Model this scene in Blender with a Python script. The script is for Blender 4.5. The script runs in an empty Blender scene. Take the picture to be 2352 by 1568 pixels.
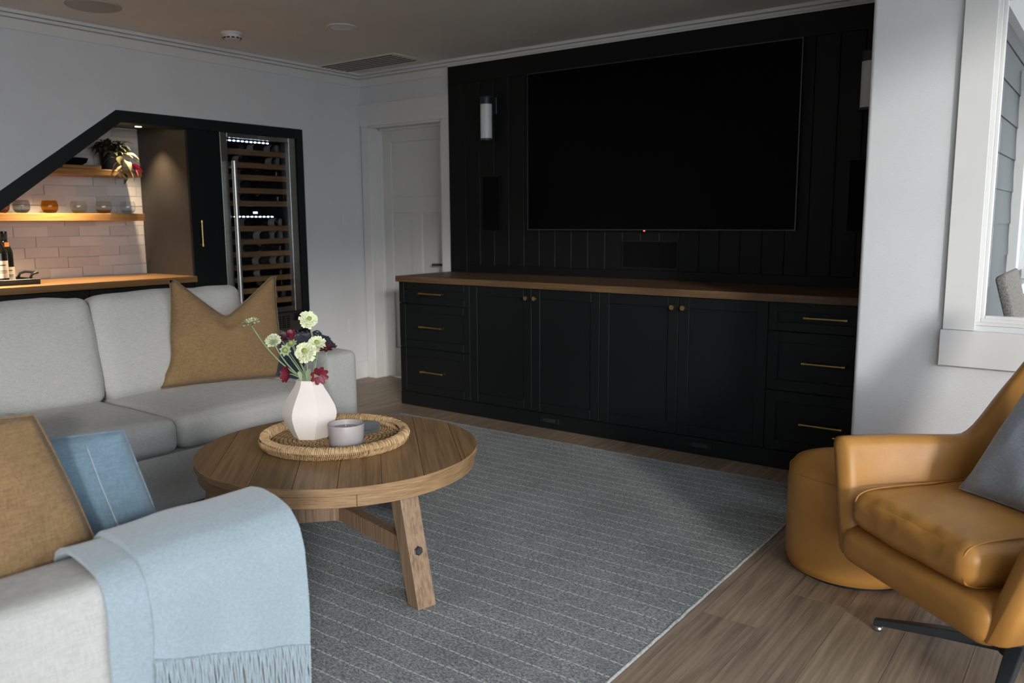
import bpy, bmesh, math, random
from mathutils import Vector, Matrix, noise as mnoise
random.seed(7)
SC = bpy.context.scene
COL = SC.collection
PI = math.pi
R = math.radians

# ------------------------------------------------------------------ camera
def cam_matrix(loc, yaw, pitch, roll):
    f = Vector((-math.sin(yaw)*math.cos(pitch), math.cos(yaw)*math.cos(pitch), math.sin(pitch)))
    r = Vector((math.cos(yaw), math.sin(yaw), 0)); d = f.cross(r)
    c, s = math.cos(roll), math.sin(roll)
    r2 = c*r + s*d; d2 = -s*r + c*d
    m = Matrix(((r2.x, -d2.x, -f.x), (r2.y, -d2.y, -f.y), (r2.z, -d2.z, -f.z))).to_4x4()
    m.translation = loc
    return m
cd = bpy.data.cameras.new('camera'); cam = bpy.data.objects.new('camera', cd); COL.objects.link(cam)
cam.matrix_world = cam_matrix(Vector((5.007, -4.736, 1.281)), R(36.554), R(-8.312), R(0.3336))
cd.sensor_width = 36; cd.lens = 1892.65/2352*36; cd.clip_start = .05; cd.clip_end = 200
cd.dof.use_dof = True; cd.dof.focus_distance = 3.15; cd.dof.aperture_fstop = 3.2
SC.camera = cam

# ------------------------------------------------------------------ light and exposure
SC.view_settings.view_transform = 'Standard'; SC.view_settings.look = 'None'
SC.view_settings.gamma = 1; SC.view_settings.use_curve_mapping = False
SC.view_settings.exposure = 0.0
cy = SC.cycles; cy.max_bounces = 6; cy.diffuse_bounces = 3; cy.glossy_bounces = 3; cy.transmission_bounces = 4; cy.transparent_max_bounces = 10
cy.caustics_reflective = False; cy.caustics_refractive = False; cy.sample_clamp_indirect = 4
cy.use_light_tree = False; cy.use_adaptive_sampling = True; cy.adaptive_threshold = .08; cy.adaptive_min_samples = 16; cy.use_denoising = True
SKY = 4.3; SUNE = 1.95; SUN_ELEV = 12; SUN_ANGLE = 7
w = bpy.data.worlds.new('overcast_sky'); SC.world = w; w.use_nodes = True
nt = w.node_tree; bg = nt.nodes['Background']
tc = nt.nodes.new('ShaderNodeTexCoord'); sp = nt.nodes.new('ShaderNodeSeparateXYZ')
rp = nt.nodes.new('ShaderNodeValToRGB')
nt.links.new(tc.outputs['Generated'], sp.inputs[0]); nt.links.new(sp.outputs['Z'], rp.inputs[0])
nt.links.new(rp.outputs[0], bg.inputs[0])
rp.color_ramp.elements[0].color = (.86, .90, .95, 1); rp.color_ramp.elements[1].color = (.62, .74, .90, 1)
bg.inputs[1].default_value = SKY
sl = bpy.data.lights.new('hazy_sun', 'SUN'); so = bpy.data.objects.new('hazy_sun', sl); COL.objects.link(so)
sd = Vector((-.76*math.cos(R(SUN_ELEV)), .65*math.cos(R(SUN_ELEV)), -math.sin(R(SUN_ELEV))))
so.rotation_euler = sd.to_track_quat('-Z', 'Y').to_euler(); so.location = (14, -10, 6)
sl.energy = SUNE; sl.angle = R(SUN_ANGLE); sl.color = (1, .965, .92)
def portal(name, loc, rot, sx, sy):
    l = bpy.data.lights.new(name, 'AREA'); o = bpy.data.objects.new(name, l); COL.objects.link(o)
    l.shape = 'RECTANGLE'; l.size = sx; l.size_y = sy; o.location = loc; o.rotation_euler = rot
    l.cycles.is_portal = True
portal('daylight_portal', (6.19, -5.35, 1.22), (0, R(90), 0), 2.38, 7.3)
portal('daylight_portal', (5.2, -1.06, 1.48), (R(-90), 0, 0), 1.3, 1.2)

# ------------------------------------------------------------------ materials
def new_mat(name):
    m = bpy.data.materials.new(name); m.use_nodes = True
    return m, m.node_tree, m.node_tree.nodes['Principled BSDF']
def L(nt, a, b): nt.links.new(a, b)
def N(nt, t, **kw):
    n = nt.nodes.new(t)
    for k, v in kw.items(): setattr(n, k, v)
    return n
def c4(c): return (c[0], c[1], c[2], 1)
def coords(nt, scale, rand=False):
    t = N(nt, 'ShaderNodeTexCoord'); mp = N(nt, 'ShaderNodeMapping'); mp.inputs['Scale'].default_value = scale
    if rand:
        oi = N(nt, 'ShaderNodeObjectInfo'); ml = N(nt, 'ShaderNodeMath', operation='MULTIPLY'); ml.inputs[1].default_value = 37
        L(nt, oi.outputs['Random'], ml.inputs[0])
        cx = N(nt, 'ShaderNodeCombineXYZ'); L(nt, ml.outputs[0], cx.inputs[0]); L(nt, ml.outputs[0], cx.inputs[2])
        va = N(nt, 'ShaderNodeVectorMath', operation='ADD'); L(nt, t.outputs['Object'], va.inputs[0]); L(nt, cx.outputs[0], va.inputs[1])
        L(nt, va.outputs[0], mp.inputs[0])
    else:
        L(nt, t.outputs['Object'], mp.inputs[0])
    return mp.outputs[0]
def noise(nt, vec, scale, detail=4, rough=.55, dist=0):
    n = N(nt, 'ShaderNodeTexNoise'); n.inputs['Scale'].default_value = scale; n.inputs['Detail'].default_value = detail
    n.inputs['Roughness'].default_value = rough; n.inputs['Distortion'].default_value = dist
    L(nt, vec, n.inputs['Vector']); return n.outputs['Fac']
def ramp(nt, fac, stops):
    r = N(nt, 'ShaderNodeValToRGB'); L(nt, fac, r.inputs[0]); e = r.color_ramp.elements
    while len(e) < len(stops): e.new(.5)
    for el, (p, c) in zip(e, stops): el.position = p; el.color = c4(c)
    return r.outputs[0]
def mix(nt, fac, a, b, mode='MIX'):
    m = N(nt, 'ShaderNodeMix', data_type='RGBA', blend_type=mode)
    for s, v in ((m.inputs[0], fac), (m.inputs[6], a), (m.inputs[7], b)):
        if isinstance(v, (int, float)): s.default_value = v
        elif isinstance(v, tuple): s.default_value = c4(v)
        else: L(nt, v, s)
    return m.outputs[2]
def bump(nt, b, h, strength, dist):
    n = N(nt, 'ShaderNodeBump'); n.inputs['Strength'].default_value = strength; n.inputs['Distance'].default_value = dist
    L(nt, h, n.inputs['Height']); L(nt, n.outputs[0], b.inputs['Normal'])
def math2(nt, op, a, b):
    m = N(nt, 'ShaderNodeMath', operation=op)
    for s, v in ((m.inputs[0], a), (m.inputs[1], b)):
        if isinstance(v, (int, float)): s.default_value = v
        else: L(nt, v, s)
    return m.outputs[0]

def paint(name, c, rough=.6, bscale=0, bstr=.1, bdist=.002, spec=.5, var=.03):
    m, nt, b = new_mat(name); b.inputs['Roughness'].default_value = rough; b.inputs['Specular IOR Level'].default_value = spec
    v = coords(nt, (1, 1, 1)); n = noise(nt, v, 3, 3)
    col = ramp(nt, n, [(.3, tuple(x*(1-var) for x in c)), (.7, tuple(min(1, x*(1+var)) for x in c))]); L(nt, col, b.inputs['Base Color'])
    if bscale: bump(nt, b, noise(nt, v, bscale, 3), bstr, bdist)
    return m
def wood(name, dark, light, axis=0, along=1.2, across=14, rough=.5, rand=False, bstr=.25, fine=120, tone=.25, spec=.4):
    m, nt, b = new_mat(name); b.inputs['Roughness'].default_value = rough; b.inputs['Specular IOR Level'].default_value = spec
    sc = [across]*3; sc[axis] = along
    v = coords(nt, tuple(sc), rand)
    n1 = noise(nt, v, 1.0, 6, .6, 1.2)
    sf = [fine]*3; sf[axis] = fine*.03
    v2 = coords(nt, tuple(sf), rand); n2 = noise(nt, v2, 1.0, 3, .6, .1)
    wv = N(nt, 'ShaderNodeTexWave', wave_type='BANDS', bands_direction=('Y', 'X', 'X')[axis])
    vs = [1.0]*3; vs[axis] = .1
    L(nt, coords(nt, tuple(vs), rand), wv.inputs[0])
    wv.inputs['Scale'].default_value = across*.55; wv.inputs['Distortion'].default_value = 7; wv.inputs['Detail'].default_value = 2; wv.inputs['Detail Scale'].default_value = 1.2
    c1 = ramp(nt, n1, [(.28, dark), (.72, light)])
    c2 = mix(nt, .28, c1, ramp(nt, wv.outputs['Fac'], [(.1, dark), (.8, light)]))
    c3 = mix(nt, .45, c2, ramp(nt, n2, [(.35, tuple(x*.65 for x in dark)), (.62, light)]))
    if rand:
        oi = N(nt, 'ShaderNodeObjectInfo')
        rr = ramp(nt, oi.outputs['Random'], [(0, (1-tone,)*3), (1, (1+tone*.6,)*3)])
        c3 = mix(nt, 1.0, c3, rr, 'MULTIPLY')
    L(nt, c3, b.inputs['Base Color'])
    bump(nt, b, n2, bstr, .001)
    return m
def fabric(name, c, c2, sc=320, bstr=.4, sheen=.2, slub=.05, bdist=.0015, blot=0):
    m, nt, b = new_mat(name); b.inputs['Roughness'].default_value = .9; b.inputs['Specular IOR Level'].default_value = .15
    b.inputs['Sheen Weight'].default_value = sheen
    h = noise(nt, coords(nt, (sc*slub, sc*slub, sc)), 1, 2, .6)
    vv = noise(nt, coords(nt, (sc, sc, sc*slub)), 1, 2, .6)
    s = math2(nt, 'ADD', h, vv); s2 = math2(nt, 'MULTIPLY', s, .5)
    col = ramp(nt, s2, [(.38, c2), (.6, c)])
    if blot:
        bl = noise(nt, coords(nt, (1, 1, 1)), 7, 4)
        col = mix(nt, 1.0, col, ramp(nt, bl, [(.3, (1-blot,)*3), (.7, (1+blot*.4,)*3)]), 'MULTIPLY')
    L(nt, col, b.inputs['Base Color'])
    bump(nt, b, s2, bstr, bdist)
    return m
def leather(name, c, c2):
    m, nt, b = new_mat(name); b.inputs['Roughness'].default_value = .42; b.inputs['Specular IOR Level'].default_value = .42
    v = coords(nt, (1, 1, 1)); n = noise(nt, v, 5, 5)
    L(nt, ramp(nt, n, [(.3, c2), (.7, c)]), b.inputs['Base Color'])
    vo = N(nt, 'ShaderNodeTexVoronoi'); vo.inputs['Scale'].default_value = 420; L(nt, v, vo.inputs['Vector'])
    n2 = noise(nt, v, 9, 3)
    hh = math2(nt, 'ADD', math2(nt, 'MULTIPLY', vo.outputs['Distance'], .25), math2(nt, 'MULTIPLY', n2, 1.6))
    bump(nt, b, hh, .16, .005)
    return m
def metal(name, c, rough=.3, brushed=None):
    m, nt, b = new_mat(name); b.inputs['Metallic'].default_value = 1; b.inputs['Roughness'].default_value = rough
    v = coords(nt, brushed or (8, 8, 8)); n = noise(nt, v, 1, 3)
    L(nt, ramp(nt, n, [(.3, tuple(x*.88 for x in c)), (.7, c)]), b.inputs['Base Color'])
    return m
def emit(name, c, s):
    m, nt, b = new_mat(name); b.inputs['Base Color'].default_value = c4(c)
    b.inputs['Emission Color'].default_value = c4(c); b.inputs['Emission Strength'].default_value = s
    return m
def pane(name, tint=(1, 1, 1), refl=.08, rough=.0):
    m = bpy.data.materials.new(name); m.use_nodes = True; nt = m.node_tree
    nt.nodes.remove(nt.nodes['Principled BSDF']); out = nt.nodes['Material Output']
    t = N(nt, 'ShaderNodeBsdfTransparent'); t.inputs[0].default_value = c4(tint)
    g = N(nt, 'ShaderNodeBsdfGlossy'); g.inputs['Roughness'].default_value = rough
    lw_ = N(nt, 'ShaderNodeLayerWeight')
    mx = N(nt, 'ShaderNodeMixShader'); L(nt, math2(nt, 'ADD', math2(nt, 'MULTIPLY', math2(nt, 'POWER', lw_.outputs['Facing'], 5), .5), refl*.5), mx.inputs[0])
    L(nt, t.outputs[0], mx.inputs[1]); L(nt, g.outputs[0], mx.inputs[2]); L(nt, mx.outputs[0], out.inputs[0])
    return m
def ao_free_rug(name):
    m, nt, b = new_mat(name); b.inputs['Roughness'].default_value = .95; b.inputs['Specular IOR Level'].default_value = .1
    b.inputs['Sheen Weight'].default_value = .15
    v = coords(nt, (1, 1, 1)); 
    n = noise(nt, coords(nt, (105, 190, 150)), 1, 3, .75); big = noise(nt, v, 3.5, 4)
    base = ramp(nt, n, [(.34, (.075, .085, .09)), (.5, (.235, .25, .252)), (.68, (.50, .51, .50))])
    base = mix(nt, 1, base, ramp(nt, big, [(.3, (.82,)*3), (.7, (1.12,)*3)]), 'MULTIPLY')
    s = N(nt, 'ShaderNodeSeparateXYZ'); L(nt, v, s.inputs[0])
    wob = math2(nt, 'MULTIPLY', math2(nt, 'SUBTRACT', noise(nt, v, 6, 2), .5), .012)
    yy = math2(nt, 'ADD', s.outputs['Y'], wob)
    fy = math2(nt, 'FRACT', math2(nt, 'MULTIPLY', math2(nt, 'ADD', yy, 20), 1/.0765), 0)
    st = math2(nt, 'LESS_THAN', fy, .065)
    fx = math2(nt, 'FRACT', math2(nt, 'MULTIPLY', math2(nt, 'ADD', s.outputs['X'], math2(nt, 'ADD', 20, math2(nt, 'MULTIPLY', noise(nt, coords(nt, (9, 40, 1)), 1, 2), .04))), 1/.025), 0)
    dash = math2(nt, 'LESS_THAN', fx, .76)
    rnd = math2(nt, 'GREATER_THAN', noise(nt, coords(nt, (7, 13.07, 1)), 1, 2), .35)
    msk = math2(nt, 'MULTIPLY', math2(nt, 'MULTIPLY', st, dash), rnd)
    col = mix(nt, msk, base, (.62, .62, .58)); L(nt, col, b.inputs['Base Color'])
    bump(nt, b, math2(nt, 'ADD', n, math2(nt, 'MULTIPLY', msk, .6)), .9, .006)
    return m
def tile_mat(name):
    m, nt, b = new_mat(name); b.inputs['Roughness'].default_value = .16; b.inputs['Specular IOR Level'].default_value = .45
    oi = N(nt, 'ShaderNodeObjectInfo')
    L(nt, ramp(nt, oi.outputs['Random'], [(0, (.60, .56, .53)), (.5, (.67, .635, .61)), (1, (.74, .71, .68))]), b.inputs['Base Color'])
    bump(nt, b, noise(nt, coords(nt, (1, 1, 1), True), 14, 3), .35, .008)
    return m

MT = {
 'wall': paint('wall_paint', (.66, .67, .68), .7, 170, .35, .003),
 'ceil': paint('ceiling_paint', (.74, .71, .65), .8, 120, .2, .002),
 'trim': paint('trim_paint', (.69, .69, .68), .45),
 'door': paint('door_paint', (.60, .60, .585), .45),
 'dark': paint('charcoal_cabinet_paint', (.0046, .0062, .0068), .5, 60, .05, .001, .28, .06),
 'darkwall': paint('charcoal_panel_paint', (.0040, .0047, .0048), .55, 60, .05, .001, .25, .06),
 'trimdark': paint('black_frame_paint', (.008, .010, .011), .5, spec=.3),
 'nichepanel_lit': paint('charcoal_lit_paint', (.045, .040, .034), .5),  # charcoal paint, browner and lighter: glow of the puck lights put into the colour
 'black': paint('black_plastic', (.008, .008, .009), .5, spec=.3),
 'blackmetal': paint('black_powder_coat', (.018, .022, .024), .42),
 'void': paint('black_void', (.004, .004, .004), .9, spec=.1),
 'floor': wood('floor_plank_wood', (.175, .125, .085), (.42, .315, .222), 1, 1.6, 8, .45, True, .2, 90, .16),
 'counter': wood('walnut_counter_wood', (.060, .033, .015), (.165, .095, .045), 0, 1.3, 12, .5, True, .2, 110, .1),
 'counter_y_lit': wood('walnut_lit_wood', (.15, .078, .028), (.32, .18, .075), 1, 1.3, 12, .42, True, .15, 110, .1),  # same walnut as the media counter, warm niche light put into the colour
 'shelf': wood('oak_shelf_wood', (.24, .115, .032), (.46, .25, .085), 1, 1.5, 12, .5, True, .15, 110, .1),
 'rack': wood('fridge_rack_wood', (.20, .108, .045), (.37, .215, .095), 1, 2, 20, .5, True, .1, 110, .15),
 'tabletop': wood('tabletop_wood', (.165, .095, .042), (.36, .215, .10), 0, 1.4, 11, .42, True, .35, 95, .12),
 'tablerim': wood('table_rim_wood', (.17, .10, .048), (.36, .225, .12), 0, 3, 12, .5, True, .3, 80, .08),
 'tableleg': wood('table_leg_wood', (.14, .088, .050), (.34, .225, .14), 2, 1.6, 20, .55, True, .35, 110, .1),
 'sofa': fabric('sofa_linen', (.47, .467, .447), (.375, .375, .362), 480, .3, .15, .09),
 'brown': fabric('brown_burlap', (.268, .172, .086), (.168, .104, .048), 480, .5, .1, .08, .0015, .10),
 'blue': fabric('blue_linen', (.150, .225, .28), (.105, .165, .21), 480, .4, .3, .08, .0012, .22),
 'steel_blue': fabric('slate_velvet', (.33, .375, .43), (.23, .27, .32), 380, .25, .5, .2, .001, .18),
 'throw': fabric('pale_blue_wool', (.305, .375, .415), (.24, .305, .345), 420, .25, .5, .3, .001),
 'navy': fabric('navy_wool', (.030, .042, .062), (.012, .018, .030), 200, .8, .2, .2, .003),
 'leather': leather('tan_leather', (.50, .245, .060), (.38, .175, .038)),
 'rug': ao_free_rug('rug_weave'), 
 'rugedge': fabric('rug_binding', (.42, .42, .40), (.22, .23, .23), 200, .6, .1, .3),
 'brass': metal('brushed_brass', (.60, .42, .17), .32),
 'chrome': metal('stainless_steel', (.50, .50, .48), .30, (4, 4, 60)),
 'tile': tile_mat('zellige_tile'),
 'grout': paint('grout', (.60, .575, .55), .9),
 'white': paint('white_plastic', (.66, .66, .66), .5),
 'opal': paint('opal_glass', (.72, .74, .74), .35),
 'screen': paint('tv_screen', (.0015, .0015, .0017), .22, spec=.06, var=0),
 'vase': paint('matte_ceramic', (.76, .70, .65), .75, 60, .2, .0015, .25, .04),
 'candle': paint('mauve_candle_vessel', (.37, .335, .335), .45),
 'wax': paint('grey_wax', (.30, .31, .31), .5),
 'felt': fabric('charcoal_felt', (.10, .108, .112), (.045, .05, .055), 420, .8, .2, .8),
 'straw': wood('seagrass', (.30, .175, .075), (.60, .42, .23), 0, 3, 20, .7, True, .4, 60, .2),
 'straw2': wood('seagrass_floor', (.22, .125, .05), (.47, .31, .155), 0, 3, 20, .7, True, .4, 60, .2),
 'stem': paint('stem_green', (.22, .30, .17), .6),
 'sepal': paint('sepal_green', (.32, .40, .24), .6),
 'petal_w': paint('cream_petal', (.70, .74, .50), .6, var=.15),
 'pet_core': paint('green_flower_core', (.30, .36, .10), .7, 300, .8, .003),
 'petal_r': paint('burgundy_petal', (.16, .012, .028), .5, var=.3),
 'petal_r2': paint('dark_burgundy_petal', (.055, .008, .014), .5, var=.3),
 'bottle': paint('dark_bottle_glass', (.006, .007, .006), .08, spec=.6),
 'label': paint('paper_label', (.62, .55, .46), .7),
 'label_o': paint('orange_label', (.65, .17, .05), .6),
 'ink': paint('label_ink', (.04, .035, .03), .7),
 'leafdark': paint('dark_leaf', (.018, .028, .014), .45, var=.3),
 'leafcream': paint('cream_leaf', (.50, .44, .28), .5, var=.3),
 'leafgreen': paint('striped_leaf', (.16, .17, .075), .5, 30, .3, .002, .5, .4),
 'pink': paint('pink_leaf', (.42, .03, .11), .5, var=.3),
 'siding': paint('grey_siding', (.085, .094, .102), .65, 40, .3, .003),
 'wicker': fabric('wicker_weave', (.50, .44, .39), (.22, .19, .165), 150, 1, 0, .9, .004),
 'patio': paint('patio_concrete', (.46, .44, .41), .9, 40, .3, .004),
 'led': emit('led_white', (.75, .87, 1), 40),
 'leddim': emit('led_glow_strip', (.45, .65, 1), 1.2),
 'ledlow': emit('led_blue', (.30, .35, 1), 8),
 'puck': emit('puck_lens', (1, .80, .52), 30),
 'red': emit('standby_red', (1, .08, .05), 6),
 'glass': pane('window_glass', (.97, .985, .98), .06),
 'fridgeglass': pane('tinted_fridge_glass', (.86, .87, .88), .05),
}
def tumbler_mat(name, tint, low):
    m = bpy.data.materials.new(name); m.use_nodes = True; nt = m.node_tree; nt.nodes.remove(nt.nodes['Principled BSDF']); out = nt.nodes['Material Output']
    tint = tuple(x**.42 for x in tint); low = tuple(x**.85 for x in low)
    t = N(nt, 'ShaderNodeBsdfTransparent'); g = N(nt, 'ShaderNodeBsdfGlossy'); g.inputs['Roughness'].default_value = .03
    s = N(nt, 'ShaderNodeSeparateXYZ'); tcn = N(nt, 'ShaderNodeTexCoord'); L(nt, tcn.outputs['Object'], s.inputs[0])
    L(nt, ramp(nt, math2(nt, 'MULTIPLY', s.outputs['Z'], 12), [(.0, low), (.34, tint)]), t.inputs[0])
    lw_ = N(nt, 'ShaderNodeLayerWeight')
    mx = N(nt, 'ShaderNodeMixShader'); L(nt, math2(nt, 'ADD', math2(nt, 'MULTIPLY', math2(nt, 'POWER', lw_.outputs['Facing'], 4), .45), .035), mx.inputs[0]); L(nt, t.outputs[0], mx.inputs[1]); L(nt, g.outputs[0], mx.inputs[2]); L(nt, mx.outputs[0], out.inputs[0])
    return m

# ------------------------------------------------------------------ geometry helpers
WM = {}
def tag(o, label=None, cat=None, group=None, kind=None):
    if label: o['label'] = label
    if cat: o['category'] = cat
    if group: o['group'] = group
    if kind: o['kind'] = kind
    return o
def thing(name, label, cat, loc=(0, 0, 0), rz=0, group=None):
    o = bpy.data.objects.new(name, None); COL.objects.link(o); o.empty_display_size = .05
    o.location = loc; o.rotation_euler = (0, 0, rz)
    WM[o.name] = Matrix.Translation(Vector(loc)) @ Matrix.Rotation(rz, 4, 'Z')
    return tag(o, label, cat, group)
class B:
    def __init__(s): s.bm = bmesh.new()
    def box(s, x0, x1, y0, y1, z0, z1, mat=None):
        if x0 > x1: x0, x1 = x1, x0
        if y0 > y1: y0, y1 = y1, y0
        if z0 > z1: z0, z1 = z1, z0
        v = [s.bm.verts.new(mat @ Vector(p) if mat else p) for p in ((x0,y0,z0),(x1,y0,z0),(x1,y1,z0),(x0,y1,z0),(x0,y0,z1),(x1,y0,z1),(x1,y1,z1),(x0,y1,z1))]
        for f in ((3,2,1,0),(4,5,6,7),(0,1,5,4),(1,2,6,5),(2,3,7,6),(3,0,4,7)): s.bm.faces.new([v[i] for i in f])
        return s
    def prism(s, pts, axis, a, b):
        def P(p, t):
            return {'x': (t, p[0], p[1]), 'y': (p[0], t, p[1]), 'z': (p[0], p[1], t)}[axis]
        A = [s.bm.verts.new(P(p, a)) for p in pts]; Bv = [s.bm.verts.new(P(p, b)) for p in pts]; n = len(pts)
        s.bm.faces.new(A); s.bm.faces.new(Bv[::-1])
        for i in range(n): s.bm.faces.new((A[i], Bv[i], Bv[(i+1) % n], A[(i+1) % n]))
        return s
    def rings(s, rs, closed=True, cap=True):
        vs = [[s.bm.verts.new(p) for p in r] for r in rs]; n = len(vs[0])
        for i in range(len(vs)-1):
            for j in range(n if closed else n-1):
                k = (j+1) % n
                s.bm.faces.new((vs[i][j], vs[i][k], vs[i+1][k], vs[i+1][j]))
        if cap and closed: s.bm.faces.new(vs[0][::-1]); s.bm.faces.new(vs[-1])
        return s
    def lathe(s, prof, c=(0, 0, 0), n=24, cap=True, a0=0):
        return s.rings([[(c[0]+r*math.cos(a0+2*PI*j/n), c[1]+r*math.sin(a0+2*PI*j/n), c[2]+z) for j in range(n)] for r, z in prof], True, cap)
    def tube(s, pts, r, n=8, r1=None, cap=True):
        pts = [Vector(p) for p in pts]; rs = []; up = Vector((0, 0, 1)); m = len(pts)
        for i, p in enumerate(pts):
            t = (pts[min(i+1, m-1)] - pts[max(i-1, 0)]).normalized()
            u = up if abs(t.dot(up)) < .95 else Vector((1, 0, 0))
            a = t.cross(u).normalized(); b = t.cross(a).normalized()
            rr = r if r1 is None else r + (r1-r)*i/(m-1)
            rs.append([p + a*rr*math.cos(2*PI*j/n) + b*rr*math.sin(2*PI*j/n) for j in range(n)])
        return s.rings(rs, True, cap)
    def grid(s, f, nu, nv):
        vs = [[s.bm.verts.new(f(i/nu, j/nv)) for j in range(nv+1)] for i in range(nu+1)]
        for i in range(nu):
            for j in range(nv): s.bm.faces.new((vs[i][j], vs[i+1][j], vs[i+1][j+1], vs[i][j+1]))
        return s
    def rbox(s, c, h, r, n=6, crown=(0, 0, 0), mat=None, wob=0, seed=0):
        """rounded, slightly crowned box (cushion). c centre, h half sizes"""
        bm2 = bmesh.new(); bmesh.ops.create_cube(bm2, size=2)
        bmesh.ops.subdivide_edges(bm2, edges=bm2.edges[:], cuts=n*2-1, use_grid_fill=True)
        mp = {}
        for v in bm2.verts:
            a = Vector(v.co)
            # redistribute so edge rows fall inside the rounding
            q = Vector([math.copysign(1-(1-abs(t))**1.6, t) if abs(t) < 1 else t for t in a])
            p = Vector((q.x*h[0], q.y*h[1], q.z*h[2]))
            inn = Vector([max(-(hh-r), min(hh-r, t)) for hh, t in zip(h, p)])
            d = p - inn
            if d.length > 1e-6: p = inn + d.normalized()*min(r, max(abs(d.x), abs(d.y), abs(d.z)))
            ax, ay, az = 1-q.x**2, 1-q.y**2, 1-q.z**2
            p.x += math.copysign(crown[0]*ay*az*abs(q.x), q.x); p.y += math.copysign(crown[1]*ax*az*abs(q.y), q.y); p.z += math.copysign(crown[2]*ax*ay*abs(q.z), q.z)
            if wob:
                p += (d.normalized() if d.length > 1e-6 else Vector((0, 0, 1)))*wob*mnoise.noise(p*9+Vector((seed, 0, 0)))
            p += Vector(c)
            mp[v.index] = s.bm.verts.new(mat @ p if mat else p)
        for f in bm2.faces: s.bm.faces.new([mp[v.index] for v in f.verts])
        bm2.free(); return s
    def bevel(s, w, seg=2, ang=30):
        bmesh.ops.recalc_face_normals(s.bm, faces=s.bm.faces[:])
        es = [e for e in s.bm.edges if len(e.link_faces) == 2 and e.calc_face_angle(0) > R(ang)]
        bmesh.ops.bevel(s.bm, geom=es, offset=w, segments=seg, affect='EDGES', profile=.6, clamp_overlap=True)
        return s
    def mesh(s, name, mat, smooth=False, xf=None, ang=None):
        bmesh.ops.recalc_face_normals(s.bm, faces=s.bm.faces[:])
        if xf is not None: s.bm.transform(xf)
        me = bpy.data.meshes.new(name); s.bm.to_mesh(me); s.bm.free()
        me.materials.append(MT[mat] if isinstance(mat, str) else mat)
        if smooth: me.polygons.foreach_set('use_smooth', [True]*len(me.polygons))
        if smooth and ang: me.set_sharp_from_angle(angle=R(ang))
        return me
    def done(s, name, mat, parent=None, smooth=False, local=False, ang=None):
        xf = None
        if parent is not None and not local: xf = WM[parent.name].inverted()
        me = s.mesh(name, mat, smooth, xf, ang)
        o = bpy.data.objects.new(name, me); COL.objects.link(o)
        if parent is not None: o.parent = parent; WM[o.name] = WM[parent.name]
        else: WM[o.name] = Matrix.Identity(4)
        return o
def struct(o): o['kind'] = 'structure'; return o
def inst(me, name, parent, loc=(0, 0, 0), rot=(0, 0, 0), scl=(1, 1, 1), mat=None):
    o = bpy.data.objects.new(name, me); COL.objects.link(o); o.location = loc; o.rotation_euler = rot; o.scale = scl
    if parent is not None: o.parent = parent
    return o
def copy_tree(o, parent=None):
    c = o.copy(); COL.objects.link(c)
    if parent is not None: c.parent = parent
    for ch in list(o.children): copy_tree(ch, c)
    return c
def sm(a, b, t):
    t = max(0, min(1, (t-a)/(b-a))); return t*t*(3-2*t)

# ================================================================== room shell
ZC = 2.437; YW = -1.25; XR = 6.1; YB = -9.3
fl = struct(B().box(-.8, XR+.15, YB, .4, -.12, -.012).done('floor', 'void'))
PW = .19; random.seed(11)
plank_meshes = {}
for i in range(33):
    x0 = -.01 + i*PW
    y = .38 - random.random()*1.3 if i % 2 else .38 - random.random()*.6
    segs = [(.38, y)]
    while segs[-1][1] > YB:
        segs.append((segs[-1][1], max(YB, segs[-1][1]-(1.83 if random.random() < .75 else 1.22))))
    for a, b in segs:
        ln = round(a-b, 3)
        if ln < .05 or (a < -5.6): continue
        if ln not in plank_meshes:
            plank_meshes[ln] = B().box(-PW/2+.0007, PW/2-.0007, -ln/2+.0007, ln/2-.0007, -.012, 0).mesh('plank', 'floor')
        o = inst(plank_meshes[ln], 'plank', fl, (x0+PW/2, (a+b)/2, 0))
struct(B().box(-.8, XR+.15, YB-.15, .4, ZC, ZC+.12).done('ceiling', 'ceil'))
# left wall with the under-stair niche opening
b = B()
b.box(-.13, 0, -.605, .13, 0, ZC)
b.box(-.13, 0, -2.016, -.605, 1.965, ZC)
SLP = .727
b.prism([(-2.016, ZC), (-2.016, 1.965), (-2.016-1.965/SLP, 0), (YB, 0), (YB, ZC)], 'x', -.13, 0)
struct(b.done('wall_left', 'wall'))
# back wall with doorway
b = B(); b.box(0, .098, 0, .14, 0, ZC); b.box(.86, 4.385, 0, .14, 0, ZC); b.box(.098, .86, 0, .14, 2.03, ZC)
struct(b.done('wall_back', 'wall'))
struct(B().box(4.155, 4.40, YW+.16, 0, 0, ZC).done('wall_alcove', 'wall'))
# window wall
WX0, WX1, WZ0, WZ1 = 4.568, 5.85, .885, 2.085
b = B(); b.box(4.155, WX0, YW, YW+.16, 0, ZC); b.box(WX1, XR, YW, YW+.16, 0, ZC); b.box(WX0, WX1, YW, YW+.16, 0, WZ0); b.box(WX0, WX1, YW, YW+.16, WZ1, ZC)
bmesh.ops.remove_doubles(b.bm, verts=b.bm.verts[:], dist=1e-5)
es = [e for e in b.bm.edges if abs(e.verts[0].co.x-4.155) < 1e-4 and abs(e.verts[1].co.x-4.155) < 1e-4 and abs(e.verts[0].co.y-YW) < 1e-4 and abs(e.verts[1].co.y-YW) < 1e-4]
bmesh.ops.bevel(b.bm, geom=es, offset=.018, segments=4, affect='EDGES', profile=.5)
struct(b.done('wall_window', 'wall', smooth=True, ang=40))
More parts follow.
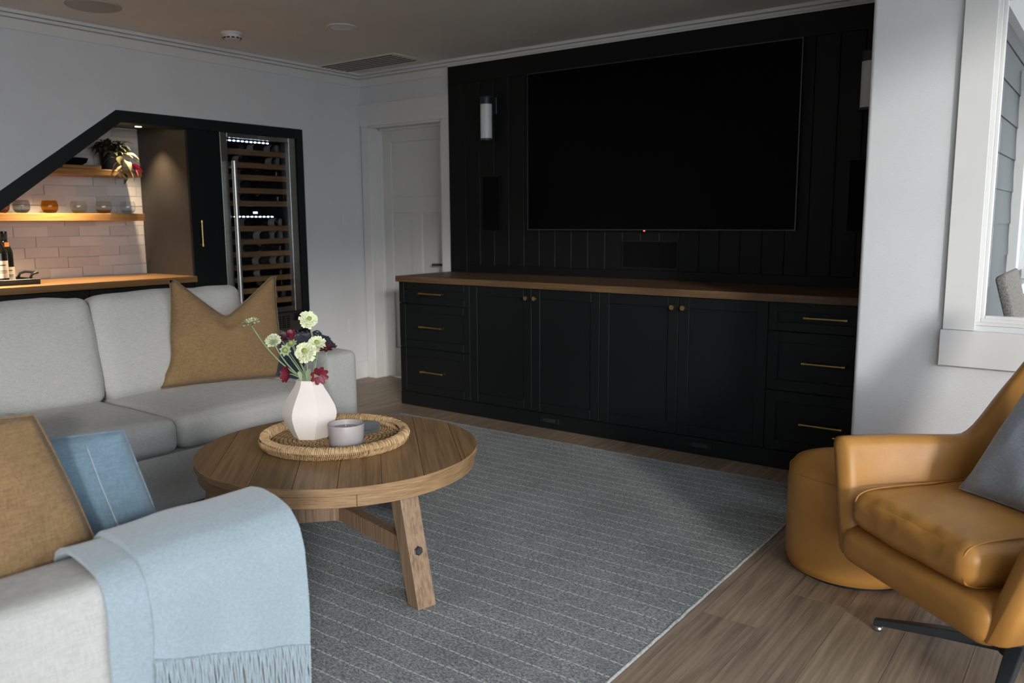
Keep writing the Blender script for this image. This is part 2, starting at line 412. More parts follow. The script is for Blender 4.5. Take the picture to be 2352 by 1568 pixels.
# right wall with the wide patio glazing (out of frame, lets the daylight in)
GY0, GY1, GZ = -9.0, -1.7, 2.42
b = B(); b.box(XR, XR+.15, GY1, YW+.16, 0, ZC); b.box(XR, XR+.15, YB, GY0, 0, ZC); b.box(XR, XR+.15, GY0, GY1, GZ, ZC); b.box(XR, XR+.15, GY0, GY1, -.02, .04)
struct(b.done('wall_right', 'wall'))
struct(B().box(-.13, XR+.15, YB-.15, YB, 0, ZC).done('wall_behind', 'wall'))
d3 = thing('door_2', None, None); struct(d3)
for y in (GY0, GY1-.05, -4.2, -6.7): B().box(XR+.04, XR+.09, y, y+.05, .04, GZ).done('frame_stile', 'trim', d3)
B().box(XR+.04, XR+.09, GY0, GY1, GZ-.05, GZ).done('frame_rail', 'trim', d3)
# the sliding panels stand open, so no pane crosses the opening

# crown moulding and frieze line
def crown(name, segs):
    o = B()
    for (x0, x1, y0, y1, z0, z1) in segs: o.box(x0, x1, y0, y1, z0, z1)
    return struct(o.bevel(.002, 1).done(name, 'trim'))
crown('trim_1', [(0, .048, YB, 0, 2.418, ZC), (0, .030, YB, 0, 2.398, 2.416), (0, .010, YB, 0, 2.336, 2.396)])
crown('trim_2', [(.048, 4.155, -.048, 0, 2.418, ZC), (.030, 4.155, -.034, 0, 2.398, 2.416), (.010, .945, -.010, 0, 2.336, 2.396), (.945, 4.155, -.026, 0, 2.388, 2.399)])
struct(B().box(0, .014, -.595, -.016, 0, .143).bevel(.003, 1).done('baseboard_left', 'trim'))
struct(B().box(4.155, XR, YW-.014, YW, 0, .143).bevel(.003, 1).done('baseboard_window', 'trim'))

# ------------------------------------------------------------------ panel door
b = B(); b.box(.014, .098, -.016, 0, 0, 2.03); b.box(.86, .942, -.016, 0, 0, 2.03); b.box(.0, .945, -.020, 0, 2.03, 2.20); b.box(0, .945, -.026, 0, 2.20, 2.212)
struct(b.bevel(.002, 1).done('trim_3', 'trim'))
DY = .115
b = B(); b.box(.098, .108, -.012, .19, 0, 2.03); b.box(.85, .86, -.012, .19, 0, 2.03); b.box(.098, .86, -.012, .19, 2.015, 2.03)
b.box(.108, .122, DY+.0, DY-.03, 0, 2.015); b.box(.836, .85, DY, DY-.03, 0, 2.015); b.box(.108, .85, DY, DY-.03, 2.0, 2.015)
struct(b.bevel(.0015, 1).done('trim_4', 'trim'))
dr = thing('door_1', None, None, (.479, DY+.02, 0)); struct(dr)
b = B(); x0, x1 = .111, .847; FY = DY
b.box(x0, x0+.10, FY, FY+.036, .006, 2.012); b.box(x1-.10, x1, FY, FY+.036, .006, 2.012)
b.box(x0+.10, x1-.10, FY, FY+.036, 1.905, 2.012); b.box(x0+.10, x1-.10, FY, FY+.036, 1.35, 1.475); b.box(x0+.10, x1-.10, FY, FY+.036, .006, .25)
b.box(.425, .533, FY, FY+.036, .25, 1.35)
b.bevel(.002, 1).done('door_frame', 'door', dr)
for (a, c, z0, z1) in ((x0+.10, x1-.10, 1.475, 1.905), (x0+.10, .425, .25, 1.35), (.533, x1-.10, .25, 1.35)):
    B().box(a, c, FY+.013, FY+.03, z0, z1).done('door_panel', 'door', dr)
h = B().box(.778, .822, FY-.008, FY, .915, .985).bevel(.003, 2).done('door_handle', 'blackmetal', dr); h['label'] = 'black lever handle'
b = B(); b.tube([(.80, FY-.006, .95), (.80, FY-.05, .95)], .011, 10); b.tube([(.806, FY-.05, .95), (.75, FY-.05, .95), (.68, FY-.046, .948)], .010, 10)
b.done('lever', 'blackmetal', h, True)
# switch plates on the left wall
for z, nm, lb in ((1.285, 'light_switch', 'white double rocker switch plate on left wall beside corner door'), (.455, 'wall_outlet', 'white outlet plate low on left wall beside corner door')):
    t = thing(nm, lb, 'switch' if z > 1 else 'outlet', (0, -.19 if z > 1 else -.168, z))
    wd = .057 if z > 1 else .036
    yc = -.19 if z > 1 else -.168
    B().box(0, .006, yc-wd, yc+wd, z-.058, z+.058).bevel(.002, 2).done('plate', 'white', t)
    for k in ((-.023, .023) if z > 1 else (0,)):
        B().box(.005, .0085, yc+k-.016, yc+k+.016, z-.033, z+.033).bevel(.0015, 1).done('rocker' if z > 1 else 'socket', 'white', t)

# ------------------------------------------------------------------ dark plank wall behind the television
mw = struct(B().box(.945, 4.155, -.010, 0, .88, 2.398).done('wall_media', 'trimdark'))
B().box(.945, 4.153, -.024, -.009, 2.262, 2.397).bevel(.0015, 1).done('top_rail', 'darkwall', mw)
B().box(.945, 1.103, -.024, -.009, .905, 2.262).bevel(.0015, 1).done('side_stile', 'darkwall', mw)
B().box(1.103, 4.153, -.024, -.009, .905, .965).bevel(.0015, 1).done('bottom_rail', 'darkwall', mw)
pm = B().box(-.0635, .0635, -.022, -.009, .965, 2.2615).bevel(.0025, 1).mesh('plank', 'darkwall')
x = 1.103 + .065
while x < 4.10:
    inst(pm, 'plank', mw, (x, 0, 0)); x += .13
inst(pm, 'plank', mw, (4.1265, 0, 0), scl=(.40, 1, 1))

# ------------------------------------------------------------------ media cabinets
CY = -.585
def shaker(parent, name, x0, x1, z0, z1, y, fw=.052, mat='dark'):
    g = .0018
    x0 += g; x1 -= g; z0 += g; z1 -= g
    b = B(); b.box(x0, x0+fw, y, y+.02, z0, z1); b.box(x1-fw, x1, y, y+.02, z0, z1); b.box(x0+fw, x1-fw, y, y+.02, z0, z0+fw); b.box(x0+fw, x1-fw, y, y+.02, z1-fw, z1)
    b.bevel(.0012, 1); b.box(x0+fw-.001, x1-fw+.001, y+.009, y+.018, z0+fw-.001, z1-fw+.001)
    return b.done(name, mat, parent)
def bar_pull(parent, x, z, y, half=.105):
    b = B(); b.tube([(x-half, y-.032, z), (x+half, y-.032, z)], .0058, 10)
    for s in (-1, 1):
        b.tube([(x+s*half, y-.032, z), (x+s*(half-.018), y-.032, z)], .0078, 10)
        b.tube([(x+s*(half-.012), y, z), (x+s*(half-.012), y-.034, z)], .005, 8)
    o = b.done('handle', 'brass', parent, True, ang=40); o['label'] = 'slim brushed brass bar pull'; return o
def knob(parent, x, z, y):
    o = B().lathe([(.0, 0), (.006, 0), (.006, .012), (.013, .016), (.015, .024), (.013, .028), (0, .028)], n=16, cap=False)
    o.bm.transform(Matrix.Translation((x, y, z)) @ Matrix.Rotation(R(90), 4, 'X'))
    k = o.done('knob', 'brass', parent, True, ang=40); k['label'] = 'round brass knob'; return k
def cab_body(t, x0, x1):
    b = B(); b.box(x0, x0+.018, CY+.021, -.03, .094, .868); b.box(x1-.018, x1, CY+.021, -.03, .094, .868); b.box(x0, x1, CY+.021, -.03, .094, .112); b.box(x0, x1, -.045, -.03, .094, .868); b.box(x0, x1, CY+.021, -.03, .85, .868)
    b.done('body', 'dark', t)
for (x0, x1, lb, hx) in ((.947, 1.585, 'charcoal three-drawer base cabinet at the door end of media counter', 1.265), (3.565, 4.150, 'charcoal three-drawer base cabinet beside the leather armchair', 3.857)):
    t = thing('drawer_cabinet', lb, 'cabinet', ((x0+x1)/2, -.3, 0), 0, 'charcoal media base cabinets')
    cab_body(t, x0, x1)
    for z0, z1, hz in ((.72, .868, .796), (.412, .72, .567), (.096, .412, .255)):
        d = shaker(t, 'drawer', x0, x1, z0, z1, CY, .045 if z0 > .7 else .055)
        bar_pull(d, hx, hz, CY)
for (x0, xm, x1, lb) in ((1.585, 2.081, 2.569, 'charcoal two-door base cabinet below left half of television'), (2.569, 3.067, 3.565, 'charcoal two-door base cabinet below right half of television')):
    t = thing('door_cabinet', lb, 'cabinet', ((x0+x1)/2, -.3, 0), 0, 'charcoal media base cabinets')
    cab_body(t, x0, x1)
    d = shaker(t, 'cabinet_door', x0, xm, .096, .868, CY, .06); knob(d, xm-.032, .808, CY)
    d = shaker(t, 'cabinet_door', xm, x1, .096, .868, CY, .06); knob(d, xm+.032, .808, CY)
tk = thing('toe_kick', 'charcoal plinth board running under media cabinets', 'plinth', (2.5, CY, 0))
B().box(.947, 4.150, CY, CY+.02, 0, .094).bevel(.001, 1).done('plinth_board', 'dark', tk)
B().box(.947, .965, CY+.02, -.03, 0, .094).done('plinth_return', 'dark', tk)
for xc, lb in ((2.217, 'black recessed outlet in plinth near the rug middle'), (3.213, 'black recessed outlet in plinth nearer the ottoman')):
    t = thing('plinth_outlet', lb, 'outlet', (xc, CY, .055), 0, 'plinth outlets')
    b = B(); b.box(xc-.072, xc+.072, CY-.006, CY, .037, .073); b.bevel(.002, 1).done('plate', 'black', t)
    B().box(xc-.045, xc+.045, CY-.0075, CY-.0055, .045, .065).done('socket', 'blackmetal', t)
ct = thing('media_counter', 'long dark walnut worktop over charcoal media cabinets', 'worktop', (2.5, -.3, .868))
B().box(.935, 4.152, CY-.022, -.025, .869, .909).bevel(.003, 2).done('slab', 'counter', ct)

# television
tv = thing('television', 'large black wall-mounted flat television on charcoal plank wall', 'television', (2.598, -.05, 1.219))
TX0, TX1, TZ0, TZ1 = 1.682, 3.516, 1.219, 2.256
B().box(TX0+.002, TX1-.002, -.062, -.026, TZ0+.002, TZ1-.002).done('housing', 'black', tv)
b = B(); e = .005
b.box(TX0, TX1, -.064, -.055, TZ0, TZ0+e); b.box(TX0, TX1, -.064, -.055, TZ1-e, TZ1); b.box(TX0, TX0+e, -.064, -.055, TZ0+e, TZ1-e); b.box(TX1-e, TX1, -.064, -.055, TZ0+e, TZ1-e)
bz = b.done('bezel', metal('tv_bezel', (.13, .13, .13), .4), tv); bz['label'] = 'thin dark metal bezel'
B().box(TX0+e, TX1-e, -.0628, -.060, TZ0+e, TZ1-e).done('screen', 'screen', tv)
b = B().box(2.565, 2.587, -.062, -.045, TZ0-.007, TZ0+.001).done('sensor_bar', 'black', tv)
s_ = B().box(2.571, 2.581, -.0628, -.0615, TZ0-.006, TZ0-.001).done('standby_light', 'red', b); s_['label'] = 'red standby light'
# in-wall speakers (left, right, centre)
for (x0, x1, z0, z1, lb) in ((1.256, 1.420, 1.210, 1.600, 'black in-wall speaker grille below the sconce by the door'), (3.775, 3.94, 1.210, 1.600, 'black in-wall speaker grille partly behind white wall corner'), (2.404, 2.794, .978, 1.152, 'wide black in-wall centre speaker below the television')):
    t = thing('wall_speaker', lb, 'speaker', ((x0+x1)/2, -.024, z0), 0, 'in-wall speakers')
    b = B(); e = .006; b.box(x0, x1, -.030, -.0222, z0, z0+e); b.box(x0, x1, -.030, -.0222, z1-e, z1); b.box(x0, x0+e, -.030, -.0222, z0+e, z1-e); b.box(x1-e, x1, -.030, -.0222, z0+e, z1-e)
    b.done('frame', 'black', t); B().box(x0+e, x1-e, -.028, -.0222, z0+e, z1-e).done('grille', 'void', t)
# sconces
def sconce(xc, lb):
    t = thing('wall_sconce', lb, 'lamp', (xc, -.025, 1.85), 0, 'tube wall sconces')
    B().box(xc-.045, xc+.045, -.036, -.022, 2.02, 2.135).bevel(.003, 1).done('back_plate', 'blackmetal', t)
    B().tube([(xc, -.03, 2.105), (xc, -.09, 2.105)], .012, 10).done('arm', 'blackmetal', t, True, ang=40)
    B().lathe([(.0, 2.083), (.044, 2.083), (.044, 2.130), (.038, 2.137), (0, 2.137)], (xc, -.095, 0), 24, False).done('cap', 'blackmetal', t, True, ang=40)
    B().lathe([(.0, 1.850), (.041, 1.850), (.041, 2.085), (0, 2.085)], (xc, -.095, 0), 24, False).done('shade', 'opal', t, True, ang=40)
    B().lathe([(.0, 1.838), (.044, 1.838), (.044, 1.852), (0, 1.852)], (xc, -.095, 0), 24, False).done('end_ring', 'blackmetal', t, True, ang=40)
sconce(1.354, 'black wall sconce with white tube shade left of television')
sconce(3.874, 'white tube wall sconce half hidden behind window wall corner')

# ------------------------------------------------------------------ ceiling fixtures
t = thing('ceiling_vent', 'long white slotted air vent in ceiling near crown moulding', 'vent', (.41, -.31, ZC))
B().box(.012, .83, -.46, -.165, ZC-.006, ZC+.0).bevel(.002, 1).done('face_plate', 'ceil', t)
for k in range(6): B().box(.05, .785, -.434+k*.0475, -.417+k*.0475, ZC-.0075, ZC-.0058).done('slot', 'void', t)
t = thing('ceiling_speaker', 'round flush speaker grille in ceiling at top left', 'speaker', (.46, -2.36, ZC))
B().lathe([(0, -.008), (.135, -.008), (.14, -.004), (.14, 0), (0, 0)], (.455, -2.345, ZC), 40, False).done('grille', paint('speaker_grille', (.42, .415, .39), .8, 900, .4, .001), t, True, ang=30)
t = thing('smoke_detector', 'small white round smoke detector on ceiling', 'detector', (.474, -1.50, ZC))
B().lathe([(0, -.012), (.062, -.012), (.066, -.006), (.066, 0), (0, 0)], (.474, -1.50, ZC), 32, False).done('base', 'white', t, True, ang=30)
B().lathe([(0, -.042), (.04, -.042), (.052, -.036), (.054, -.012), (0, -.012)], (.474, -1.50, ZC), 32, False).done('body', 'white', t, True, ang=30)
b = B()
for a in range(0, 360, 30): b.box(-.009, .009, .0525, .055, -.037, -.030, Matrix.Translation((.474, -1.50, ZC)) @ Matrix.Rotation(R(a), 4, 'Z'))
b.done('slot', 'void', t)
t = thing('recessed_light', 'white round recessed ceiling light, switched off, near the vent', 'light', (1.13, -1.20, ZC))
B().lathe([(.062, 0), (.062, -.004), (.082, -.006), (.088, -.002), (.088, 0)], (1.13, -1.20, ZC), 40, False).done('trim_ring', 'white', t, True, ang=30)
B().lathe([(0, -.002), (.063, -.003), (.063, 0), (0, 0)], (1.13, -1.20, ZC), 40, False).done('diffuser', 'opal', t, True, ang=30)

# ================================================================== bar niche under the stair
XN = -.60; YS = -1.548
b = B(); b.prism([(-.55, .0), (-.55, 1.94), (YS, 1.94), (-2.0, 1.94), (-2.0-1.94/SLP, .0)], 'x', XN-.06, XN-.008)
nb = struct(b.done('wall_niche', 'grout'))
TW, TH = .206, .0668
tm = {}
def tile_mesh(w_, h_):
    k = (round(w_, 3), round(h_, 3))
    if k not in tm: tm[k] = B().box(XN-.008, XN, -w_/2+.0006, w_/2-.0006, -h_/2+.0006, h_/2-.0006).bevel(.0016, 1).mesh('tile', 'tile')
    return tm[k]
row = 0; z = .929
while z < 1.90:
    off = (row % 2)*TW/2 + [0, .03, -.02, .012][row % 4]
    y1 = YS
    y = YS - (TW - off % TW)
    edges = [YS]
    while edges[-1] > -3.2: edges.append(edges[-1] - (TW if len(edges) > 1 else max(.04, off % TW)))
    hh = min(TH, 1.925-z)
    for a, c in zip(edges[:-1], edges[1:]):
        ylim = -2.016 - (1.925-(z+hh))/SLP - .02
        if c < ylim: 
            if a - ylim < .03: break
            c = ylim
        o = inst(tile_mesh(a-c, hh), 'tile', nb, (random.uniform(0, .0008), (a+c)/2, z+hh/2), (0, random.uniform(-.006, .006), random.uniform(-.005, .005)))
    z += TH; row += 1
# niche ceiling, sloped soffit, side
b = B(); b.box(XN, -.125, -2.03, -.60, 1.925, 1.965); 
b.prism([(-2.016, 1.925), (-2.016, 1.985), (-3.5, 1.985-1.484*SLP), (-3.5, 1.925-1.484*SLP)], 'x', XN, -.125)
struct(b.done('ceiling_niche', 'nichepanel_lit'))
# painted frame round the opening
b = B()
def P2(y, z): return (y, z)
tw = .105; so_ = tw*math.sqrt(1+SLP*SLP)
out = [(-.600, 0), (-.600, 1.962), (-2.016, 1.962), (-4.0, 1.962-1.984*SLP)]
inn = [(-.655, 0), (-.655, 1.893), (-2.016-.0+.02, 1.893), (-4.0, 1.962-1.984*SLP-so_)]
b.prism([out[0], out[1], (-.655, 1.962), inn[0]], 'x', -.13, .008)
b.prism([(-.655, 1.962), (-2.016, 1.962), (-2.016+.02, 1.893), (-.655, 1.893)], 'x', -.13, .008)
b.prism([(-2.016, 1.962), out[3], inn[3], (-2.016+.02, 1.893)], 'x', -.13, .008)
struct(b.done('trim_5', 'trimdark'))
# tall narrow cabinet
t = thing('tall_cabinet', 'tall narrow charcoal cabinet with brass pull left of wine fridge', 'cabinet', (-.3, -1.42, 0))
B().box(XN, -.026, YS, -1.305, 0, 1.923).done('body', 'nichepanel_lit', t)
d = B().box(-.025, -.004, YS+.0, -1.307, .1, 1.888).bevel(.0012, 1).done('cabinet_door', 'dark', t)
b = B(); b.tube([(.026, -1.493, 1.125), (.026, -1.493, 1.298)], .0056, 10)
for s, zz in ((1, 1.125), (-1, 1.298)):
    b.tube([(.026, -1.493, zz), (.026, -1.493, zz+s*.016)], .0078, 10); b.tube([(-.004, -1.493, zz+s*.011), (.027, -1.493, zz+s*.011)], .005, 8)
h = b.done('handle', 'brass', d, True, ang=40); h['label'] = 'brass bar pull'
# wine fridge
FX = .012; FL, FR = -1.298, -.662
wf = thing('wine_fridge', 'tall stainless wine fridge with glass door and lit wooden racks', 'fridge', (-.3, -.98, 0))
b = B(); b.box(XN, -.05, FL, FL+.02, .02, 1.893); b.box(XN, -.05, FR-.02, FR, .02, 1.893); b.box(XN, XN+.02, FL, FR, .02, 1.893); b.box(XN, -.05, FL, FR, .02, .60); b.box(XN, -.05, FL, FR, 1.873, 1.893)
b.done('cabinet', 'black', wf)
GL, GR, G0, G1 = -1.243, -.722, .655, 1.862
b = B(); b.box(-.05, -.006, FL, GL, .62, 1.893); b.box(-.05, -.006, GR, FR, .62, 1.893); b.box(-.05, -.006, GL, GR, G1, 1.893); b.box(-.05, -.006, GL, GR, .62, G0)
fd = b.bevel(.002, 1).done('door_frame', 'chrome', wf); fd['label'] = 'brushed stainless door frame'
B().box(-.034, -.028, GL-.002, GR+.002, G0-.002, G1+.002).done('glass_door_pane', 'fridgeglass', wf)
b = B(); b.tube([(.045, -1.232, .70), (.045, -1.232, 1.70)], .0165, 12); b.tube([(-.006, -1.232, .74), (.045, -1.232, .74)], .009, 8); b.tube([(-.006, -1.232, 1.66), (.045, -1.232, 1.66)], .009, 8)
h = b.done('handle', 'chrome', fd, True, ang=40); h['label'] = 'vertical tubular steel handle'
b = B(); bx_ = (-.0055, -.0045); yc = -.955
for (a, c, z0, z1) in ((yc-.03, yc+.03, 1.869, 1.871), (yc-.03, yc+.03, 1.885, 1.887), (yc-.03, yc-.028, 1.871, 1.885), (yc+.028, yc+.03, 1.871, 1.885)): b.box(-.006, -.0045, a, c, z0, z1)
bd_ = b.done('badge', 'label', fd); bd_['label'] = 'small outlined badge'
gr = B().box(-.05, -.008, FL, FR, .47, .612).bevel(.002, 1).done('grille_panel', 'chrome', wf)
for r_ in range(6):
    for k in range(9): B().box(-.009, -.0072, -1.15+k*.04, -1.118+k*.04, .50+r_*.016, .507+r_*.016).done('vent_slot', 'void', gr) if False else None
b = B()
for r_ in range(6):
    for k in range(10): b.box(-.009, -.0072, -1.17+k*.04, -1.138+k*.04, .50+r_*.016, .507+r_*.016)
sv = b.done('vent_slots', 'void', gr); sv['kind'] = 'stuff'
B().rbox((.004, -.715, .575), (.012, .05, .028), .008, 3).done('lower_hinge', 'black', wf, True)
B().box(-.05, -.01, FL, FR, .02, .465).done('kick_panel', 'black', wf)
rz = [1.772, 1.683, 1.598, 1.506, 1.416, 1.237, 1.144, 1.054, .960, .875, .791, .706]
rm = B().box(-.075, -.052, FL+.024, FR-.024, -.019, .019).bevel(.003, 1)
rmm = rm.mesh('rack_front', 'rack')
for zz in rz:
    o = inst(rmm, 'rack_front', wf); o.location = Vector((0, 0, zz)) - Vector((-.3, -.98, 0)); o['label'] = 'wooden rack front'
    b = B()
    for k in range(5): b.box(-.55, -.076, FL+.05+k*.132, FL+.062+k*.132, zz-.008, zz-.002)
    b.done('rack_wires', 'blackmetal', wf)
for zz, dy in ((1.846, 0), (1.322, .012)):
    c = B().box(-.058, -.048, -1.215+dy, -.86+dy, zz-.004, zz+.004).done('light_bar', 'blackmetal', wf)
    for k in range(10): B().box(-.047, -.0455, -1.200+dy+k*.035, -1.188+dy+k*.035, zz-.003, zz+.003).done('led', 'led', c)
    B().box(-.0485, -.0475, -1.21+dy, -.865+dy, zz-.0016, zz+.0016).done('led_strip', 'leddim', c)
B().box(-.06, -.05, -1.02, -.99, 1.345, 1.358).done('display', 'ledlow', wf)
# bottles lying on the racks
def bottle_mesh(nm, lying=False):
    prof = [(0, 0), (.034, 0), (.0375, .004), (.0375, .175), (.034, .195), (.018, .235), (.0145, .25), (.0145, .29), (.0165, .291), (.0165, .30), (0, .30)]
    b = B().lathe(prof, n=14, cap=False); return b.mesh(nm, 'bottle', True, None, 40)
bl_me = bottle_mesh('wine_bottle')
lab_me = B().lathe([(.0379, .03), (.0379, .105)], n=14, cap=False).mesh('paper_label', 'label', True)
random.seed(3)
ORD = ('topmost', 'second highest', 'third highest', 'fourth highest', 'fifth highest', 'sixth highest', 'seventh highest', 'fifth lowest', 'fourth lowest', 'third lowest', 'second lowest', 'lowest')
for i, zz in enumerate(rz):
    for k in range(4):
        if random.random() < .25: continue
        y = FL+.105+k*.142+random.uniform(-.01, .01)
        nx = random.random() < .5
        o = inst(bl_me, 'wine_bottle', None, ((-.085, y, zz+.0375) if nx else (-.40, y, zz+.0375)), (0, R(-90 if nx else 90), 0))
        inst(lab_me, 'paper_label', o)
        tag(o, 'dark wine bottle lying %s on the %s wooden rack of wine fridge' % (('far left', 'left of centre', 'right of centre', 'far right')[k], ORD[i]), 'bottle', 'wine bottles lying in the fridge')
# bar base cabinets and counter
for (y0, y1, lb) in ((YS-.002, -2.256, 'charcoal bar base cabinet next to the tall cabinet'), (-2.258, -2.96, 'charcoal bar base cabinet at the left edge of the photo')):
    t = thing('bar_cabinet', lb, 'cabinet', (-.3, (y0+y1)/2, 0), 0, 'bar base cabinets')
    B().box(XN, -.03, y1, y0, 0, .885).done('body', 'dark', t)
    b = B(); g = .002
    b.box(-.029, -.012, y1+g, y0-g, .10, .882).bevel(.0015, 1); b.done('cabinet_door', 'dark', t)
t = thing('bar_counter', 'warm-lit walnut worktop of the bar niche under the stair', 'worktop', (-.3, -2.3, .886))
B().box(XN, .004, -3.3, YS+.002 if False else -1.536, .887, .928).bevel(.003, 2).done('slab', 'counter_y_lit', t)
# floating shelves
t = thing('wall_shelf', 'lower oak floating shelf holding round glass tumblers', 'shelf', (-.49, -2.2, 1.297), 0, 'oak floating shelves')
B().box(XN+.002, -.38, -2.82, -1.660, 1.297, 1.346).bevel(.003, 1).done('board', 'shelf', t)
t = thing('wall_shelf', 'upper oak floating shelf holding trailing plant', 'shelf', (-.49, -1.95, 1.588), 0, 'oak floating shelves')
B().box(XN+.002, -.38, -2.262, -1.660, 1.588, 1.629).bevel(.003, 1).done('board', 'shelf', t)
# tumblers
gl_prof = [(0, .0), (.024, .0), (.036, .006), (.046, .022), (.0495, .042), (.047, .062), (.041, .080), (.0395, .080), (.0455, .062), (.048, .042), (.0445, .024), (.034, .010), (0, .008)]
for y, tint, low, lb in ((-2.52, (.55, .30, .28), (.3, .12, .1), 'rose glass tumbler cut off by the left photo edge'), (-2.402, (.55, .60, .64), (.20, .23, .25), 'smoky grey glass tumbler on lower bar shelf'), (-2.234, (.72, .45, .10), (.36, .16, .01), 'deep amber glass tumbler on lower bar shelf'), (-2.054, (.93, .93, .86), (.72, .70, .48), 'clear glass tumbler with pale olive base'), (-1.888, (.95, .91, .86), (.80, .46, .12), 'clear glass tumbler with orange base'), (-1.723, (.93, .95, .97), (.72, .78, .82), 'clear bluish glass tumbler at shelf end')):
    o = B().lathe(gl_prof, n=28, cap=False).done('glass_tumbler', tumbler_mat('tinted_glass', tint, low), None, True)
    o.location = (-.478, y, 1.3465); tag(o, lb, 'glass', 'round tumblers on the lower shelf')
# board and bowl on upper shelf
t = thing('serving_board', 'thin oak serving board lying on upper bar shelf', 'board', (-.47, -2.04, 1.629))
B().box(-.55, -.40, -2.17, -1.922, 1.6295, 1.652).bevel(.003, 1).done('board', 'shelf', t)
t = thing('bowl', 'black shallow bowl on the oak serving board', 'bowl', (-.475, -2.075, 1.652))
B().lathe([(0, .0), (.055, 0), (.085, .018), (.096, .044), (.092, .044), (.08, .02), (.05, .006), (0, .005)], (-.475, -2.075, 1.6525), 32, False).done('dish', 'void', t, True)
# trailing plant
t = thing('trailing_plant', 'trailing plant with cream-striped leaves in black pot on upper shelf', 'plant', (-.48, -1.80, 1.629))
B().lathe([(0, 0), (.062, 0), (.072, .12), (.064, .12), (.06, .105), (0, .105)], (-.48, -1.815, 1.6295), 24, False).done('pot', 'black', t, True, ang=40)
def leaf_mesh(mat, ln=.06, wd=.026):
    b = B()
    def f(u, v):
        s = math.sin(PI*u**.8)*wd*.5; a = (v-.5)*2
        return (u*ln, a*s, .12*ln*math.sin(PI*u) - .24*ln*u*u + .25*abs(a)*s)
    b.grid(f, 8, 4)
    return b.mesh('leaf', mat, True)
lm = [leaf_mesh('leafdark'), leaf_mesh('leafgreen'), leaf_mesh('leafcream', .06, .032), leaf_mesh('pink', .07, .040)]
random.seed(21)
org = Vector((-.48, -1.80, 1.629))
for k in range(84):
    a = random.uniform(0, 2*PI); r_ = random.uniform(.01, .065)
    p = Vector((-.48+r_*math.cos(a), -1.815+r_*1.2*math.sin(a), 1.745+random.uniform(0, .07)))
    m = lm[0] if random.random() < .66 else lm[1]
    inst(m, 'leaf', t, p-org, (random.uniform(-.5, .5), random.uniform(-.5, .6), a+random.uniform(-.5, .5)), (random.uniform(.9, 1.5),)*3)
for (px, py, pz, m, a, tilt, s) in ((-.40,-1.80,1.72,1,-20,40,1.3),(-.395,-1.83,1.71,1,-120,20,1.2),(-.39,-1.77,1.70,1,10,45,1.3),(-.385,-1.81,1.685,1,-100,50,1.3),(-.385,-1.775,1.675,2,60,30,1.1),(-.38,-1.80,1.66,2,-60,60,1.2),(-.375,-1.755,1.655,3,80,10,1.15),(-.375,-1.75,1.65,3,40,35,1.0),(-.372,-1.80,1.63,2,-110,40,1.2),(-.37,-1.765,1.635,2,30,50,1.2),(-.368,-1.815,1.615,2,-140,55,1.3),(-.37,-1.79,1.61,0,-20,60,1.1),(-.385,-1.72,1.70,0,70,30,1.1),(-.39,-1.73,1.66,0,95,0,1.0),(-.40,-1.745,1.73,0,60,20,1.1),(-.39,-1.85,1.74,1,-70,10,1.2),(-.39,-1.76,1.735,1,50,10,1.2)):
    inst(lm[m], 'leaf', t, Vector((px, py, pz))-org, (random.uniform(-.5, .5), R(tilt), R(a)), (s*1.2,)*3)
# niche tray with bottles
t = thing('bar_tray', 'black rectangular tray with raised handle on bar counter', 'tray', (-.30, -2.72, .928))
b = B(); b.box(-.46, -.14, -2.98, -2.475, .9285, .936); b.box(-.46, -.45, -2.98, -2.475, .936, .962); b.box(-.15, -.14, -2.98, -2.475, .936, .962); b.box(-.45, -.15, -2.485, -2.475, .936, .962); b.box(-.45, -.15, -2.98, -2.97, .936, .962)
b.bevel(.002, 1).done('tray_body', 'blackmetal', t)
b = B(); b.tube([(-.38, -2.50, .955), (-.38, -2.485, .985), (-.38, -2.455, .993), (-.22, -2.455, .993), (-.22, -2.485, .985), (-.22, -2.50, .955)], .008, 8); b.done('handle', 'blackmetal', t, True)
def std_bottle(x, y, lb, lab_z, lab_h, neck):
    t = thing('wine_bottle', lb, 'bottle', (x, y, .936), 0, 'wine bottles standing on the bar tray')
    o = inst(bl_me, 'glass_body', t)
    o.scale = (1.06, 1.06, 1.0)
    B().lathe([(.0404, lab_z), (.0404, lab_z+lab_h)], (x, y, .936), 28, False).done('paper_label', 'label', t, True)
    b = B()
    for zz, h_, w_ in ((lab_z+lab_h*.72, .006, .6), (lab_z+lab_h*.40, .004, .8), (lab_z+lab_h*.30, .003, .7)):
        b.rings([[(x+.0406*math.cos(a), y+.0406*math.sin(a), .936+q) for a in [ -.1 + w_*(i/8-.5)*1.6 for i in range(9)]] for q in (zz, zz+h_)], False, False)
    b.done('printed_text', 'ink', t)
    B().lathe([(.0168, .252), (.0172, .302), (0, .303)], (x, y, .936), 16, False).done('foil', 'black', t, True, ang=40)
    if neck: B().rings([[(x+(.029-.0*i)*math.cos(a), y+.029*math.sin(a), .936+q) for a in [-.4+.9*(i/8) for i in range(9)]] for q in (.213, .238)], False, False).done('neck_label', 'label_o', t, True)
std_bottle(-.22, -2.655, 'dark wine bottle with cream label nearest the counter front', .035, .10, False)
std_bottle(-.31, -2.585, 'dark wine bottle with orange neck label on bar tray', .012, .082, True)
